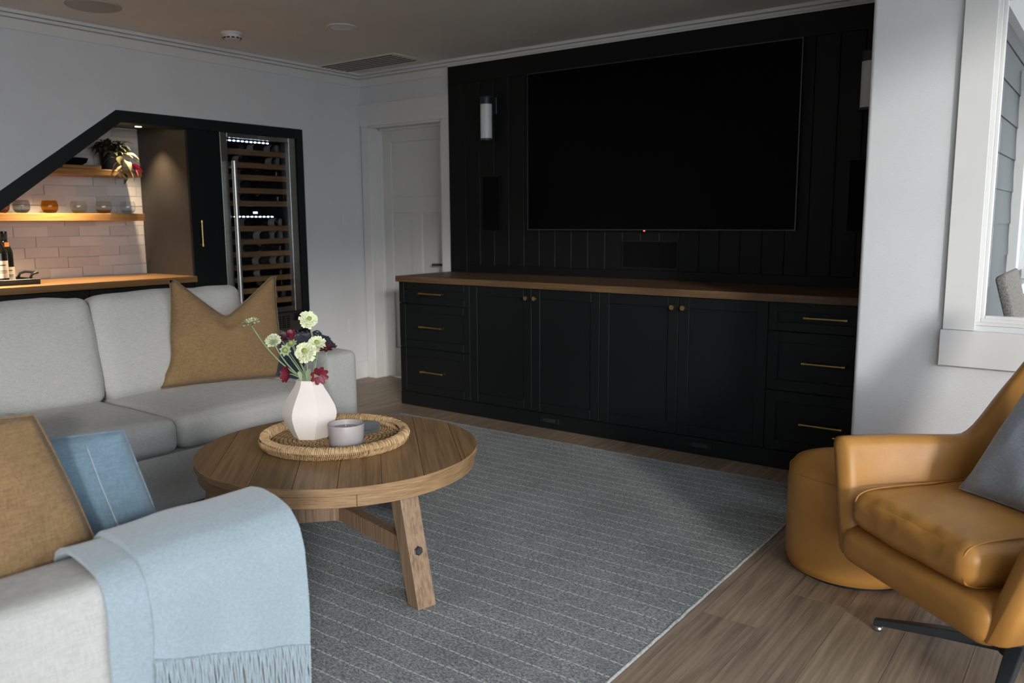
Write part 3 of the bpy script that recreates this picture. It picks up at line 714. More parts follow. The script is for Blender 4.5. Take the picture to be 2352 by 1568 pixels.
# puck lights
def puck(x, y, z, e, lb, rot=(0, 0, 0), spot=120):
    t = thing('puck_light', lb, 'light', (x, y, z))
    B().lathe([(.0, 0), (.028, 0), (.03, .004), (.03, .012), (0, .012)], (x, y, z-.010), 20, False).done('housing', 'blackmetal', t, True, ang=40)
    B().lathe([(0, 0), (.019, 0), (.019, .002), (0, .002)], (x, y, z-.0125), 20, False).done('lens', 'puck', t)
    l = bpy.data.lights.new('puck_lamp', 'SPOT'); l.energy = e; l.color = (1, .74, .46); l.spot_size = R(spot); l.spot_blend = .9; l.shadow_soft_size = .012
    o = bpy.data.objects.new('puck_lamp', l); COL.objects.link(o); o.location = (x, y, z-.018); o.rotation_euler = rot
puck(-.315, -1.700, 1.925, 38, 'small glowing puck light under the niche ceiling', spot=95)
puck(-.17, -2.30, 1.925-.284*SLP+.004, 95, 'small puck light under the sloped soffit behind black frame')

puck(-.17, -2.85, 1.925-.834*SLP+.004, 60, 'small puck light low on the sloped soffit past photo edge', spot=150)

# ================================================================== window and exterior
wn = thing('window_1', None, None, ((WX0+WX1)/2, YW, WZ0)); struct(wn)
B().box(4.472, 4.58, YW-.019, YW, .866, 2.20).bevel(.002, 1).done('window_casing', 'trim', wn)
B().box(WX1-.005, WX1+.103, YW-.019, YW, .866, 2.20).bevel(.002, 1).done('window_casing', 'trim', wn)
B().box(4.465, WX1+.11, YW-.022, YW, 2.075, 2.22).bevel(.002, 1).done('head_casing', 'trim', wn)
B().box(4.466, WX1+.11, YW-.030, YW, .729, .865).bevel(.002, 1).done('window_sill', 'trim', wn)
def rect_frame(x0, x1, z0, z1, y0, y1, w_):
    b = B(); b.box(x0, x0+w_, y0, y1, z0, z1); b.box(x1-w_, x1, y0, y1, z0, z1); b.box(x0+w_, x1-w_, y0, y1, z0, z0+w_); b.box(x0+w_, x1-w_, y0, y1, z1-w_, z1); return b
rect_frame(WX0+.001, WX1-.001, WZ0+.001, WZ1-.001, YW+.0, YW+.16, .012).done('jamb', 'trim', wn)
sf = rect_frame(WX0+.006, WX1-.006, WZ0+.008, WZ1-.006, YW+.012, YW+.05, .018).bevel(.003, 1).done('outer_sash', 'trim', wn)
rect_frame(WX0+.022, WX1-.022, WZ0+.022, WZ1-.022, YW+.022, YW+.045, .014).bevel(.003, 1).done('inner_sash', 'trim', wn)
B().box(WX0+.04, WX1-.04, YW+.032, YW+.037, WZ0+.04, WZ1-.04).done('pane', 'glass', wn)
# exterior: patio slab, siding of the bump-out, added shading roof, a second window, wicker chair
struct(B().box(4.40, 24, YW+.16, 14, -.20, -.06).done('patio_ground', 'patio'))
struct(B().box(XR+.15, 24, -20, YW+.16, -.20, -.06).done('terrace_ground', 'patio'))
sw = struct(B().box(4.40, 4.425, YW+.16, 3.2, -.06, 2.9).done('wall_siding', 'siding'))
sbm = B().prism([(.022, .0), (.034, 0), (.024, .205), (.020, .205)], 'y', -2.2, 2.2)
sbm.bm.transform(Matrix.Translation((4.40, 0, 0)))
me = sbm.mesh('siding_board', 'siding')
for k in range(15): inst(me, 'siding_board', sw, (0, 1.10, -.06+k*.187))
so2 = struct(B().box(4.36, 14, YW+.16, 9, 2.62, 2.70).done('ceiling_added_shade', 'trim'))  # unseen roof, added and widened to keep sky light off the siding
struct(B().box(4.42, 4.47, YW+.16, 3.2, 2.28, 2.62).done('trim_6', 'trim'))
w2 = thing('window_2', None, None, (4.45, 1.7, .8)); struct(w2)
for (y0, y1, z0, z1, xo) in ((1.12, 1.24, .86, 2.14, .055), (2.05, 2.17, .86, 2.14, .055), (1.2405, 2.0495, 2.02, 2.139, .054), (1.10, 2.19, .79, .859, .07), (1.2405, 1.29, .861, 2.019, .04), (1.2905, 1.33, .88, 2.0, .03)):
    B().box(4.426, 4.426+xo, y0, y1, z0, z1).bevel(.003, 1).done('window_frame', 'trim', w2)
B().box(4.43, 4.434, 1.25, 2.05, .93, 2.02).done('pane', paint('far_pane', (.55, .58, .60), .1), w2)
wc = thing('wicker_chair', 'tan wicker patio chair outside behind the window glass', 'chair', (4.85, .05, -.06))
def slab(nm, pts, y0, y1, mat): return B().prism(pts, 'y', y0, y1).bevel(.018, 3).done(nm, mat, wc, True, ang=50)
slab('backrest', [(4.525, 1.005), (4.565, 1.03), (4.745, .35), (4.705, .35)], -.30, .28, 'wicker')
slab('seat', [(4.66, .26), (4.66, .36), (5.22, .38), (5.22, .28)], -.30, .38, 'wicker')
slab('arm', [(4.62, .55), (4.62, .60), (5.2, .60), (5.2, .55)], -.36, -.30, 'wicker')
slab('arm', [(4.62, .55), (4.62, .60), (5.2, .60), (5.2, .55)], .38, .44, 'wicker')
for yy in (-.36, .39):
    for xx in (4.64, 5.15): B().box(xx, xx+.05, yy, yy+.05, -.06, .55).bevel(.006, 1).done('leg', 'wicker', wc)
# house wing across the patio so the porch reads as enclosed
# ================================================================== rug
rg = thing('area_rug', 'grey hand-woven rug with fine dashed cream lines', 'rug', (2.57, -2.66, 0))
RX0, RX1, RY0, RY1 = 1.19, 3.945, -4.49, -.838
def rugf(u, v):
    x = RX0+(RX1-RX0)*u; y = RY0+(RY1-RY0)*v
    return (x + .004*mnoise.noise(Vector((y*6, 0, 3)))*(u > .99), y, .0118+.0008*mnoise.noise(Vector((x*8, y*8, 0))))
b = B().grid(rugf, 60, 80); b.done('weave', 'rug', rg, True)
B().box(RX0+.002, RX1-.002, RY0+.002, RY1-.002, .0005, .0085).done('backing', 'rugedge', rg)
def edge(p0, p1, n=160):
    pts = [Vector(p0).lerp(Vector(p1), i/n) for i in range(n+1)]
    pts = [p+Vector((.0025*mnoise.noise(p*14), .0025*mnoise.noise(p*14+Vector((9, 0, 0))), .0012*mnoise.noise(p*60))) for p in pts]
    return B().tube(pts, .0058, 6)
for a, c in (((RX1, RY0, .007), (RX1, RY1, .007)), ((RX0, RY1, .007), (RX1, RY1, .007)), ((RX0, RY0, .007), (RX0, RY1, .007)), ((RX0, RY0, .007), (RX1, RY0, .007))):
    edge(a, c).done('binding', 'rugedge', rg, True)

# ================================================================== sofas
SD = .97
def make_sofa(t, W, ncush, cw, bh=.255):
    aw = .21
    B().rbox((SD/2, -W/2, .185), (SD/2-.02, W/2-.03, .125), .02, 4).done('base', 'sofa', t, True, True, 40)
    for y in (-aw/2, -W+aw/2):
        B().rbox((SD/2, y, .335), (SD/2, aw/2, .285), .038, 6, (.004, .006, .004)).done('arm', 'sofa', t, True, True)
    B().rbox((.12, -W/2, .065+(bh+.09)), (.12, W/2-aw+.01, bh+.09), .05, 5, (0, 0, .004)).done('back_frame', 'sofa', t, True, True)
    y0 = -aw-.004
    for k in range(ncush):
        y1 = y0-cw
        B().rbox((.62, (y0+y1)/2, .385), (.355, cw/2-.002, .075), .045, 8, (.012, .008, .024), None, .004, k).done('seat_cushion', 'sofa', t, True, True)
        m = Matrix.Translation((.262, (y0+y1)/2, .43+bh)) @ Matrix.Rotation(R(-14), 4, 'Y')
        B().rbox((0, 0, 0), (.095, cw/2-.002, bh), .055, 8, (.022, .012, .008), m, .008, 5+k).done('back_cushion', 'sofa', t, True, True)
        y0 = y1
    for x in (.07, SD-.07):
        for y in (-.08, -W+.08): B().box(x-.025, x+.025, y-.025, y+.025, .0125, .07).bevel(.004, 1).done('foot', 'black', t, False, True)
s1 = thing('sofa', 'light grey linen sofa along the bar wall with brown pillow', 'sofa', (.85, -1.79, 0))
make_sofa(s1, .42+1.65, 2, .82)
W2 = .42+1.30
a2 = R(86)
M2 = Matrix.Rotation(a2, 4, 'Z'); corner_l = M2 @ Vector((SD, -W2, 0))
o2 = Vector((3.572, -3.587, 0)) - corner_l
s2 = thing('sofa', 'light grey linen sofa in the foreground with pale blue throw', 'sofa', o2, a2)
make_sofa(s2, W2, 2, .645, .165)

# ------------------------------------------------------------------ pillows
def pillow(t, mat, bl, br, up, H, T, pinch=.10, ear=.0, chop=0, n=26, seam=True, wob=.006, seed=0, belly=0):
    bl, br, up = Vector(bl), Vector(br), Vector(up).normalized()
    Wd = (br-bl).length; ux = (br-bl).normalized(); nrm = ux.cross(up).normalized()
    c = (bl+br)/2
    def P(u, v, side):
        px = u*(1-pinch*(1-v*v)); pv = v*(1-pinch*(1-u*u)) + (0)
        z = (pv+1)/2*H
        if v < 0: z = (v*(1-pinch*.25*(1-u*u))+1)/2*H
        if chop:
            z -= chop*H*max(0, 1-math.sqrt((u/.90)**2+.006))*sm(-.5, 1, v)**1.4; px *= 1 + .07*sm(-.55, -1, v) - .05*math.exp(-((v+.45)/.3)**2)*abs(u)**3 - .12*sm(-.9, 1, v)
        th = T*max(0, (1-abs(u)**2.2)*(1-abs(v)**2.2))**.52
        th *= 1 - .35*(chop > 0)*math.exp(-(u/.3)**2)*sm(0, 1, v)
        p = c + ux*px*Wd/2 + up*z + nrm*side*th
        w_ = Vector((seed*3.1, side*2.0, 0))
        th2 = (1-u**4)*(1-v**4)
        p += nrm*wob*th2*mnoise.noise(p*7+w_) + nrm*wob*.6*th2*mnoise.noise(Vector((p.x*18, p.y*18, p.z*6))+w_)
        return p
    bb = B()
    for side in (1, -1): bb.grid(lambda i, j: P(i*2-1, j*2-1, side), n, n)
    bmesh.ops.remove_doubles(bb.bm, verts=bb.bm.verts[:], dist=1e-4)
    bb.done('cover', mat, t, True)
    if seam:
        pts = [P(-1+2*i/n, -1, 0) for i in range(n)] + [P(1, -1+2*i/n, 0) for i in range(n)] + [P(1-2*i/n, 1, 0) for i in range(n)] + [P(-1, 1-2*i/n, 0) for i in range(n+1)]
        B().tube(pts, .0022, 5).done('seam', mat, t, True)
    return P
t = thing('throw_pillow', 'karate-chopped brown burlap pillow on the bar-wall sofa', 'pillow', (1.27, -2.2, .46))
pillow(t, 'brown', (1.265, -2.555, .478), (1.475, -1.985, .472), (-.075, .06, .50), .535, .085, .05, 0, .37, seed=1, wob=.010)
t = thing('throw_pillow', 'large brown burlap pillow leaning on foreground sofa arm', 'pillow', (3.25, -4.15, .47))
pillow(t, 'brown', (3.235, -4.38, .462), (3.275, -3.875, .462), (-.02, -.125, .43), .455, .078, -.035, seed=2, wob=.015)
t = thing('throw_pillow', 'dusty blue linen pillow behind the large brown pillow', 'pillow', (3.12, -3.9, .46))
Pb = pillow(t, 'blue', (3.04, -4.02, .460), (3.205, -3.69, .465), (0, -.10, .335), .365, .06, .0, seed=3, wob=.012)
st_ = B().tube([Pb(.56, -.9+1.8*i/24, 1)+Vector((.002, -.001, 0)) for i in range(25)], .0016, 5).done('stitched_hem', 'throw', t, True); st_['label'] = 'pale stitched hem line'

# ------------------------------------------------------------------ throws
def drape(t, mat, name, prof, x0, x1, thick, xf, nx=36, fold=.006, seed=0, zb=None, le=0, ns=60, amp2=.0):
    """prof: list of (y, z) from outer hem, over the arm, to the inner hem (sofa-local)."""
    pr = [Vector((0, p[0], p[1])) for p in prof]
    ln = [0]
    for a, c in zip(pr[:-1], pr[1:]): ln.append(ln[-1]+(c-a).length)
    def at(s):
        d = s*ln[-1]
        for i in range(len(pr)-1):
            if d <= ln[i+1]+1e-9:
                f = (d-ln[i])/max(1e-9, ln[i+1]-ln[i]); p = pr[i].lerp(pr[i+1], f)
                return p
        return pr[-1]
    def nrm(s):
        a, c = at(max(0, s-.03)), at(min(1, s+.03)); d = (c-a).normalized(); return Vector((0, -d.z, d.y))
    def Q(u, s, off):
        x = x0+(x1-x0)*u
        s0 = s
        p = at(s); n_ = nrm(s)
        if zb:
            zt = zb(u); zh = prof[0][1]
            if p.z < .55 and s < .5: p.z = zt + (p.z-zh)*(.55-zt)/(.55-zh)
        down = sm(.62, .40, p.z)
        f = fold*mnoise.noise(Vector((x*9, s*2.2, seed)))+fold*.7*math.sin(x*38+seed+2*s)*down
        return Vector((x + .012*down*mnoise.noise(Vector((x*5, s*3, seed+4))), p.y, p.z)) + n_*(off+f+abs(fold)*.9)
    b = B(); rs = []
    for i in range(ns+1):
        s = i/ns
        ring = [Q(j/nx, s, thick) for j in range(nx+1)] + [Q(j/nx, s, 0) for j in range(nx, -1, -1)]
        rs.append(ring)
    b.rings(rs, True, True)
    o = b.done(name, mat, t, True, True, 60)
    return o, Q
th = thing('throw_blanket', 'pale blue fringed wool throw over the foreground sofa arm', 'blanket', o2, a2)
Yo = -W2
prof = [(Yo-.006, .40), (Yo-.008, .50), (Yo-.006, .56), (Yo+.008, .605), (Yo+.035, .632), (Yo+.08, .645), (Yo+.13, .65), (Yo+.175, .645), (Yo+.205, .625), (Yo+.222, .59), (Yo+.226, .54), (Yo+.228, .475)]
zb_ = lambda u: .44 - .115*u
_, Q1 = drape(th, 'throw', 'upper_fold', prof, .60, .948, .014, None, 44, .005, 1.7, zb_)
prof2 = [(Yo-.004, .20), (Yo-.005, .50), (Yo-.003, .56), (Yo+.01, .60), (Yo+.037, .622), (Yo+.08, .630), (Yo+.13, .633), (Yo+.175, .63), (Yo+.203, .615), (Yo+.214, .59), (Yo+.217, .54), (Yo+.218, .48)]
drape(th, 'throw', 'lower_fold', prof2, .525, .70, .010, None, 20, .006, 5.2)
b = B(); random.seed(9)
for k in range(112):
    u = (k+.5)/112; p = Q1(u, 0.0, .012); l_ = random.uniform(.10, .13); dx = random.uniform(-.005, .005)
    pts = [p + Vector((dx*(q/6)**1.5 + .0015*math.sin(q*1.3+k), -.002*math.sin(q*.9+k*2) - .004, .012-l_*q/6)) for q in range(7)]
    b.tube(pts, .0021, 5, .0016)
o = b.done('fringe', 'throw', th, True, True); o['kind'] = 'stuff'
# navy throw on the far arm of the bar-wall sofa
tn = thing('throw_blanket', 'navy knitted throw bunched over the far arm of bar-wall sofa', 'blanket', (.85, -1.79, 0))
profn = [(.014, .44), (.018, .55), (.014, .61), (-.01, .655), (-.05, .69), (-.10, .705), (-.16, .70), (-.205, .67), (-.235, .61), (-.255, .55), (-.27, .485)]
_, Qn = drape(tn, 'navy', 'knit', profn, .36, .80, .022, None, 40, .012, 3.3, None)
b = B(); random.seed(5)
for k in range(330):
    u = random.uniform(.55, 1.0); s = random.uniform(.05, .60); p = Qn(u, s, .02)
    q = Vector((random.uniform(-1, 1), random.uniform(-1, 1), random.uniform(-.2, 1.2))).normalized()
    r1 = random.uniform(.010, .020)
    ax = q.cross(Vector((.3, .5, .8))).normalized(); pts = [p + (q*(1-math.cos(a))+ax*math.sin(a))*r1 for a in [i*2*PI/7*.9 for i in range(8)]]
    b.tube(pts, .0038, 5)
o = b.done('loop_fringe', 'navy', tn, True, True); o['kind'] = 'stuff'

# ================================================================== coffee table
def edge_wood(name):
    m, nt, b = new_mat(name); b.inputs['Roughness'].default_value = .5; b.inputs['Specular IOR Level'].default_value = .35
    n1 = noise(nt, coords(nt, (7, 7, 60)), 1, 4, .6, .4); n2 = noise(nt, coords(nt, (14, 14, 420)), 1, 2)
    c = mix(nt, .5, ramp(nt, n1, [(.3, (.20, .118, .055)), (.7, (.38, .24, .125))]), ramp(nt, n2, [(.35, (.14, .08, .036)), (.65, (.40, .255, .135))]))
    L(nt, c, b.inputs['Base Color']); bump(nt, b, n2, .25, .001); return m
EDGE = edge_wood('table_edge_grain')
TC = Vector((2.695, -2.707, 0)); TR = .516; TZ = .45
tb = thing('coffee_table', 'round oak coffee table with three splayed legs on the rug', 'table', TC)
ang0 = R(-38)   # plank direction on the top
def strip_poly(r, t0, t1, n=28):
    # region of the disc with t0 < y' < t1
    t0c, t1c = max(-r, t0), min(r, t1)
    pts = []
    for i in range(n+1):
        y = t0c+(t1c-t0c)*i/n; pts.append((math.sqrt(max(0, r*r-y*y)), y))
    for i in range(n, -1, -1):
        y = t0c+(t1c-t0c)*i/n; pts.append((-math.sqrt(max(0, r*r-y*y)), y))
    q = [pts[0]]
    for p in pts[1:]:
        if math.hypot(p[0]-q[-1][0], p[1]-q[-1][1]) > 1e-4: q.append(p)
    if math.hypot(q[0][0]-q[-1][0], q[0][1]-q[-1][1]) < 1e-4: q.pop()
    return q
PA = R(53.4)   # planks run away from the camera
ev = [-.55, -.43, -.29, -.15, -.01, .13, .27, .41, .55]
for a, c in zip(ev[:-1], ev[1:]):
    b = B().prism(strip_poly(TR-.002, a+.0006, c-.0006), 'z', TZ-.019, TZ).bevel(.0014, 1, 50)
    me = b.mesh('top_plank', 'tabletop'); inst(me, 'top_plank', tb, (0, 0, 0), (0, 0, R(136)))
B().lathe([(TR-.03, TZ-.024), (TR, TZ-.024), (TR+.0005, TZ-.004), (TR-.0025, TZ-.0005), (TR-.0035, TZ-.003), (TR-.03, TZ-.02)], TC, 96, False).done('rim', EDGE, tb, True, ang=35)
def arc_seg(a0, a1):
    n = 26; rs = []
    for i in range(n+1):
        a = a0+(a1-a0)*i/n; ca, sa = math.cos(a), math.sin(a)
        rs.append([(TC.x+r*ca, TC.y+r*sa, z) for r, z in ((TR-.05, TZ-.068), (TR-.011, TZ-.068), (TR-.011, TZ-.026), (TR-.05, TZ-.026))])
    return B().rings(rs, True, True)
for k in range(4):
    a0 = R(-36+90*k); arc_seg(a0+.001, a0+R(90)-.001).bevel(.0015, 1, 40).done('apron_segment', EDGE, tb)
for k, ad in enumerate((-13, 107, 227)):
    a = R(ad); rot = Matrix.Translation(TC) @ Matrix.Rotation(a, 4, 'Z')
    b = B(); z1 = TZ-.027; pts = []
    hw = .036
    rin0, rout0, rin1, rout1 = .495, .560, .385, .452
    v = []
    for (ri, ro, z) in ((rin0, rout0, .0125), (rin1, rout1, z1)): v.append([(ri, -hw, z), (ro, -hw, z), (ro, hw, z), (ri, hw, z)])
    b.rings(v, True, True); b.bevel(.004, 2); b.bm.transform(rot)
    lg = b.done('leg', 'tableleg', tb)
    zz = .195; rc = rout0+(rout1-rout0)*(zz/z1)
    b = B().lathe([(0, 0), (.016, 0), (.016, .005), (.013, .007), (.013, .012), (0, .012)], n=6, cap=False); b.bm.transform(rot @ Matrix.Translation((rc-.001, 0, zz)) @ Matrix.Rotation(R(90-13), 4, 'Y'))
    bo = b.done('bolt', 'blackmetal', lg); bo['label'] = 'black hex bolt'
    b = B().box(.004, rin0+(rin1-rin0)*(zz/z1)+.012, -.0225, .0225, .165, .225).bevel(.002, 1); b.bm.transform(rot); b.done('stretcher', 'tableleg', tb)

# tray
TT = thing('woven_tray', 'round seagrass tray with rolled rim on coffee table', 'tray', (2.632, -2.672, TZ))
tc_ = Vector((2.632, -2.672, TZ)); TRR = .262
B().lathe([(0, .002), (TRR-.005, .002), (TRR-.005, .008), (0, .008)], tc_, 48, False).done('tray_base', 'straw2', TT)
b = B()                                     # braided floor rows
for ri, r in enumerate([.02+.0165*i for i in range(15)]):
    nseg = max(8, int(2*PI*r/.019))
    for s in range(nseg):
        a = 2*PI*(s+.5*(ri % 2))/nseg; da = 2*PI/nseg*.62
        pts = [Vector((tc_.x+(r+.005*q)*math.cos(a+da*q), tc_.y+(r+.005*q)*math.sin(a+da*q), tc_.z+.009+.0045*(1-q*q))) for q in (-1, -.5, 0, .5, 1)]
        b.tube(pts, .0052, 5, .0052, True)
o = b.done('braid', 'straw2', TT, True); o['kind'] = 'stuff'
def rim_pt(a, ph, rr): return Vector((tc_.x+(TRR+rr*math.cos(ph))*math.cos(a), tc_.y+(TRR+rr*math.cos(ph))*math.sin(a), tc_.z+.0235+1.12*rr*math.sin(ph)))
b = B(); n = 96
b.rings([[rim_pt(2*PI*i/n, 2*PI*j/10, .0175) for j in range(10)] for i in range(n+1)], True, False); b.done('rim_core', 'straw', TT, True)
b = B(); random.seed(4)
for k in range(250):
    a = 2*PI*k/250; tw = random.uniform(.015, .045); rr = random.uniform(.0185, .0205)
    pts = [rim_pt(a+tw*(i/11), -1.5+2*PI*i/11, rr) for i in range(12)]
    b.tube(pts, .0029, 5, None, False)
o = b.done('rim_wrap', 'straw', TT, True); o['kind'] = 'stuff'
# vase
VC = Vector((2.545, -2.715, TZ+.0135))
vz = thing('vase', 'faceted cream ceramic vase on the woven tray', 'vase', VC)
nf = 7
prof = [(.060, 0), (.066, .004), (.088, .045), (.103, .085), (.1045, .105), (.098, .130), (.078, .165), (.060, .192), (.050, .212), (.0465, .226), (.043, .2265), (.044, .21), (.052, .19), (.05, .17)]
rs = []
for i, (r, z) in enumerate(prof):
    ring = []
    for j in range(nf*4):
        k = j/4; a = 2*PI*k/nf + .35 + .25*math.sin(z*9)*.35
        ph = (k % 1)-.5; fac = math.cos(PI/nf)/math.cos(2*PI/nf*ph)
        fac = 1+(fac-1)*(.9 if z < .22 else .5)
        rr = r*fac*1.03
        ring.append((VC.x+rr*math.cos(a), VC.y+rr*math.sin(a), VC.z+z))
    rs.append(ring)
b = B().rings(rs, True, True); b.done('body', 'vase', vz, True, ang=19)
# candle
CC = Vector((2.752, -2.724, TZ+.0135))
cn = thing('candle', 'short mauve-grey ceramic candle with three wicks', 'candle', CC)
B().lathe([(0, 0), (.058, 0), (.0615, .004), (.0665, .083), (.0655, .085), (.0635, .084), (.0605, .06), (0, .06)], CC, 48, False).done('vessel', 'candle', cn, True, ang=40)
B().lathe([(0, .066), (.0605, .066), (.0605, .058), (0, .058)], CC, 40, False).done('wax', 'wax', cn, True, ang=40)
for k in range(3):
    a = 2*PI*k/3+.4; B().tube([CC+Vector((.024*math.cos(a), .024*math.sin(a), .064)), CC+Vector((.024*math.cos(a)+.002, .024*math.sin(a), .076))], .0013, 6).done('wick', 'label', cn)
# coasters
for k, lb in enumerate(('charcoal felt coaster lying on the seagrass tray', 'charcoal felt coaster on top of another beside candle')):
    c = Vector((2.648, -2.535, TZ+.0142+k*.0155)) + Vector((.004*k, .003*k, 0))
    o = B().lathe([(0, 0), (.0545, 0), (.056, .002), (.056, .011), (.0545, .013), (.05, .012), (0, .0115)], n=40, cap=False).done('coaster', 'felt', None, True, ang=40)
    o.location = c; tag(o, lb, 'coaster', 'felt coasters')

# flowers in the vase
MO = Vector((2.541, -2.711, VC.z+.21))
VIEW = Vector((-.59, .79, -.14))
def stem_obj(t, head, root_off=(0, 0), bend=(0, 0, 0), r=.0034):
    a = MO + Vector((root_off[0], root_off[1], -.06)); m1 = MO + Vector((root_off[0]*.9, root_off[1]*.9, .01)); head = Vector(head)
    ctrl = m1.lerp(head, .55) + Vector(bend)
    pts = [a] + [(1-q)**2*m1 + 2*q*(1-q)*ctrl + q*q*head for q in [i/12 for i in range(13)]]
    return B().tube(pts, r, 7, r*.8).done('stem', 'stem', t, True)
def frame(nv):
    nv = Vector(nv).normalized(); u = nv.cross(Vector((.31, .2, .93))).normalized(); v = nv.cross(u); return nv, u, v
def scabiosa(lb, head, nv, bend, ro, size=.03, seed=0):
    t = thing('cream_flower', lb, 'flower', MO, 0, 'cream scabiosa stems')
    head = Vector(head); n_, u, v = frame(nv); rnd = random.Random(seed)
    stem_obj(t, head - n_*size*.25, ro, bend)
    b = B()
    for ring, (cnt, r0, r1, el) in enumerate(((15, .30, 1.10, .0), (14, .28, .98, .16), (12, .22, .78, .32), (9, .15, .52, .46))):
        for k in range(cnt):
            a = 2*PI*(k+.5*(ring % 2))/cnt + rnd.uniform(-.12, .12); d = u*math.cos(a)+v*math.sin(a); sd = n_.cross(d)
            ln = rnd.uniform(.85, 1.12); wd = size*.27*rnd.uniform(.8, 1.15)
            def f(i, j):
                q = r0+(r1*ln-r0)*i; w_ = (j-.5)*2*wd*(.35+.75*i)*(1-.18*(i > .85))
                return head + d*size*q + sd*w_ + n_*size*(el + .22*i*i*(1 if ring else -.2) + .10*math.cos(j*9+k)*i + .05*rnd.uniform(-1, 1))
            b.grid(f, 3, 4)
    b.done('petals', 'petal_w', t, True)
    m = Matrix.Translation(head+n_*size*.5) @ n_.to_track_quat('Z', 'Y').to_matrix().to_4x4()
    b = B().lathe([(0, size*.30), (size*.16, size*.26), (size*.30, size*.1), (size*.32, -.1*size), (0, -.2*size)], n=12, cap=False); b.bm.transform(m); b.done('flower_core', 'pet_core', t, True)
    b = B()
    for k in range(8):
        a = 2*PI*k/8; d = u*math.cos(a)+v*math.sin(a); sd = n_.cross(d)
        b.grid(lambda i, j: head + d*size*(.1+.62*i) + sd*size*.14*(j-.5)*2*math.sin(PI*(.15+.85*i)) - n_*size*(.16+.02*i), 4, 2)
    b.done('sepals', 'sepal', t, True)
scabiosa('cream scabiosa leaning far left of the bouquet', (2.355, -2.826, .900), (-.25, -.12, .95), (-.005, -.012, -.045), (-.012, -.01), .030, 1)
scabiosa('cream scabiosa standing highest in the bouquet', (2.489, -2.662, .908), (.72, -.30, .35), (.03, .02, -.01), (.005, .008), .031, 2)
scabiosa('cream scabiosa seen from behind at left of bouquet', (2.437, -2.79, .836), (-.55, .20, .55), (-.01, -.012, -.02), (-.016, -.012), .029, 3)
scabiosa('open cream scabiosa facing the camera in the bouquet middle', (2.562, -2.741, .798), (.52, -.72, .42), (.0, 0, .0), (.006, -.012), .036, 4)
scabiosa('cream scabiosa tucked behind the central bloom', (2.545, -2.672, .818), (.50, -.45, .60), (.01, .01, 0), (.012, .0), .031, 5)
def bud(lb, head, nv, ro, seed):
    t = thing('flower_bud', lb, 'flower', MO, 0, 'green flower buds'); head = Vector(head); n_, u, v = frame(nv)
    stem_obj(t, head, ro, (0, 0, 0), .003)
    m = Matrix.Translation(head) @ n_.to_track_quat('Z', 'Y').to_matrix().to_4x4()
    b = B().lathe([(0, .012), (.006, .011), (.0105, .005), (.0105, -.002), (.005, -.008), (0, -.009)], n=14, cap=False); b.bm.transform(m); b.done('bud_core', 'pet_core', t, True)
    for k in range(8):
        a = 2*PI*k/8+seed; d = u*math.cos(a)+v*math.sin(a); sd = n_.cross(d)
        B().grid(lambda i, j: head + d*(.006+.019*i) + sd*.0065*(j-.5)*2*math.sin(PI*(.12+.86*i)) - n_*(.004-.003*i), 4, 2).done('sepal', 'sepal', t, True)
bud('round green bud with pointed sepals facing the camera', (2.484, -2.774, .803), (.50, -.80, .25), (-.012, -.006), .2)
bud('smaller green bud below the upright red bloom', (2.462, -2.727, .822), (.20, -.50, .75), (-.008, .0), .5)
pmesh = {}
def petal_me(mat, ln, wd, curl):
    k = (mat, ln, wd, curl)
    if k not in pmesh:
        def f(i, j):
            a = (j-.5)*2; w_ = wd*.5*(math.sin(PI*min(1, .08+.80*i**.8))**.8)*(1-.12*abs(math.sin(a*6))*(i > .9))
            return (ln*i, a*w_, curl*ln*i*i + .25*w_*(a*a) + .02*ln*math.sin(i*5))
        pmesh[k] = B().grid(f, 7, 6).mesh('petal', mat, True)
    return pmesh[k]
def cosmos(lb, head, nv, ro, bend, n=8, size=.026, mat='petal_r', curl=.1, wd=.016, tilt=0, only=None):
    t = thing('burgundy_flower', lb, 'flower', MO, 0, 'burgundy cosmos stems'); head = Vector(head); n_, u, v = frame(nv)
    stem_obj(t, head, ro, bend, .0022)
    for k in range(n):
        if only and k not in only: continue
        a = 2*PI*k/n; d = (u*math.cos(a)+v*math.sin(a)); d = (d*math.cos(tilt)+n_*math.sin(tilt)).normalized(); sd = n_.cross(d).normalized(); up = d.cross(sd)
        m3 = Matrix((d, sd, up)).transposed()
        o = inst(petal_me(mat, size, wd, curl), 'petal', t, head-MO + d*.003, m3.to_euler())
    m = Matrix.Translation(head) @ n_.to_track_quat('Z', 'Y').to_matrix().to_4x4()
    b = B().lathe([(0, .006), (.004, .005), (.0055, .001), (.004, -.003), (0, -.004)], n=10, cap=False); b.bm.transform(m); b.done('flower_core', 'petal_r2', t, True)
cosmos('upright burgundy bloom with cupped petals at bouquet top', (2.452, -2.716, .834), (.10, -.20, .95), (-.006, .004), (-.01, 0, 0), 5, .036, 'petal_r', .12, .030, .95)
cosmos('dark burgundy bloom half hidden behind the green buds', (2.420, -2.737, .832), (-.3, .4, .6), (-.01, .002), (-.01, 0, 0), 6, .022, 'petal_r2', .1, .016, .3)
cosmos('dark burgundy bloom spreading at right of the bouquet', (2.578, -2.655, .800), (.30, -.30, .75), (.012, .010), (.02, .02, -.02), 8, .032, 'petal_r2', .12, .015, .25)
cosmos('burgundy bloom hanging over left side of vase mouth', (2.512, -2.784, .715), (-.05, -.80, .12), (-.018, -.014), (0, -.02, .02), 8, .034, 'petal_r', .18, .024, .35)
cosmos('burgundy bloom hanging over right side of vase mouth', (2.600, -2.716, .712), (.75, -.35, -.10), (.014, -.008), (.01, 0, .02), 8, .036, 'petal_r', .15, .022, .30)
t = thing('foliage_sprig', 'small grey-green leaf sprig at the vase mouth', 'leaf', MO)
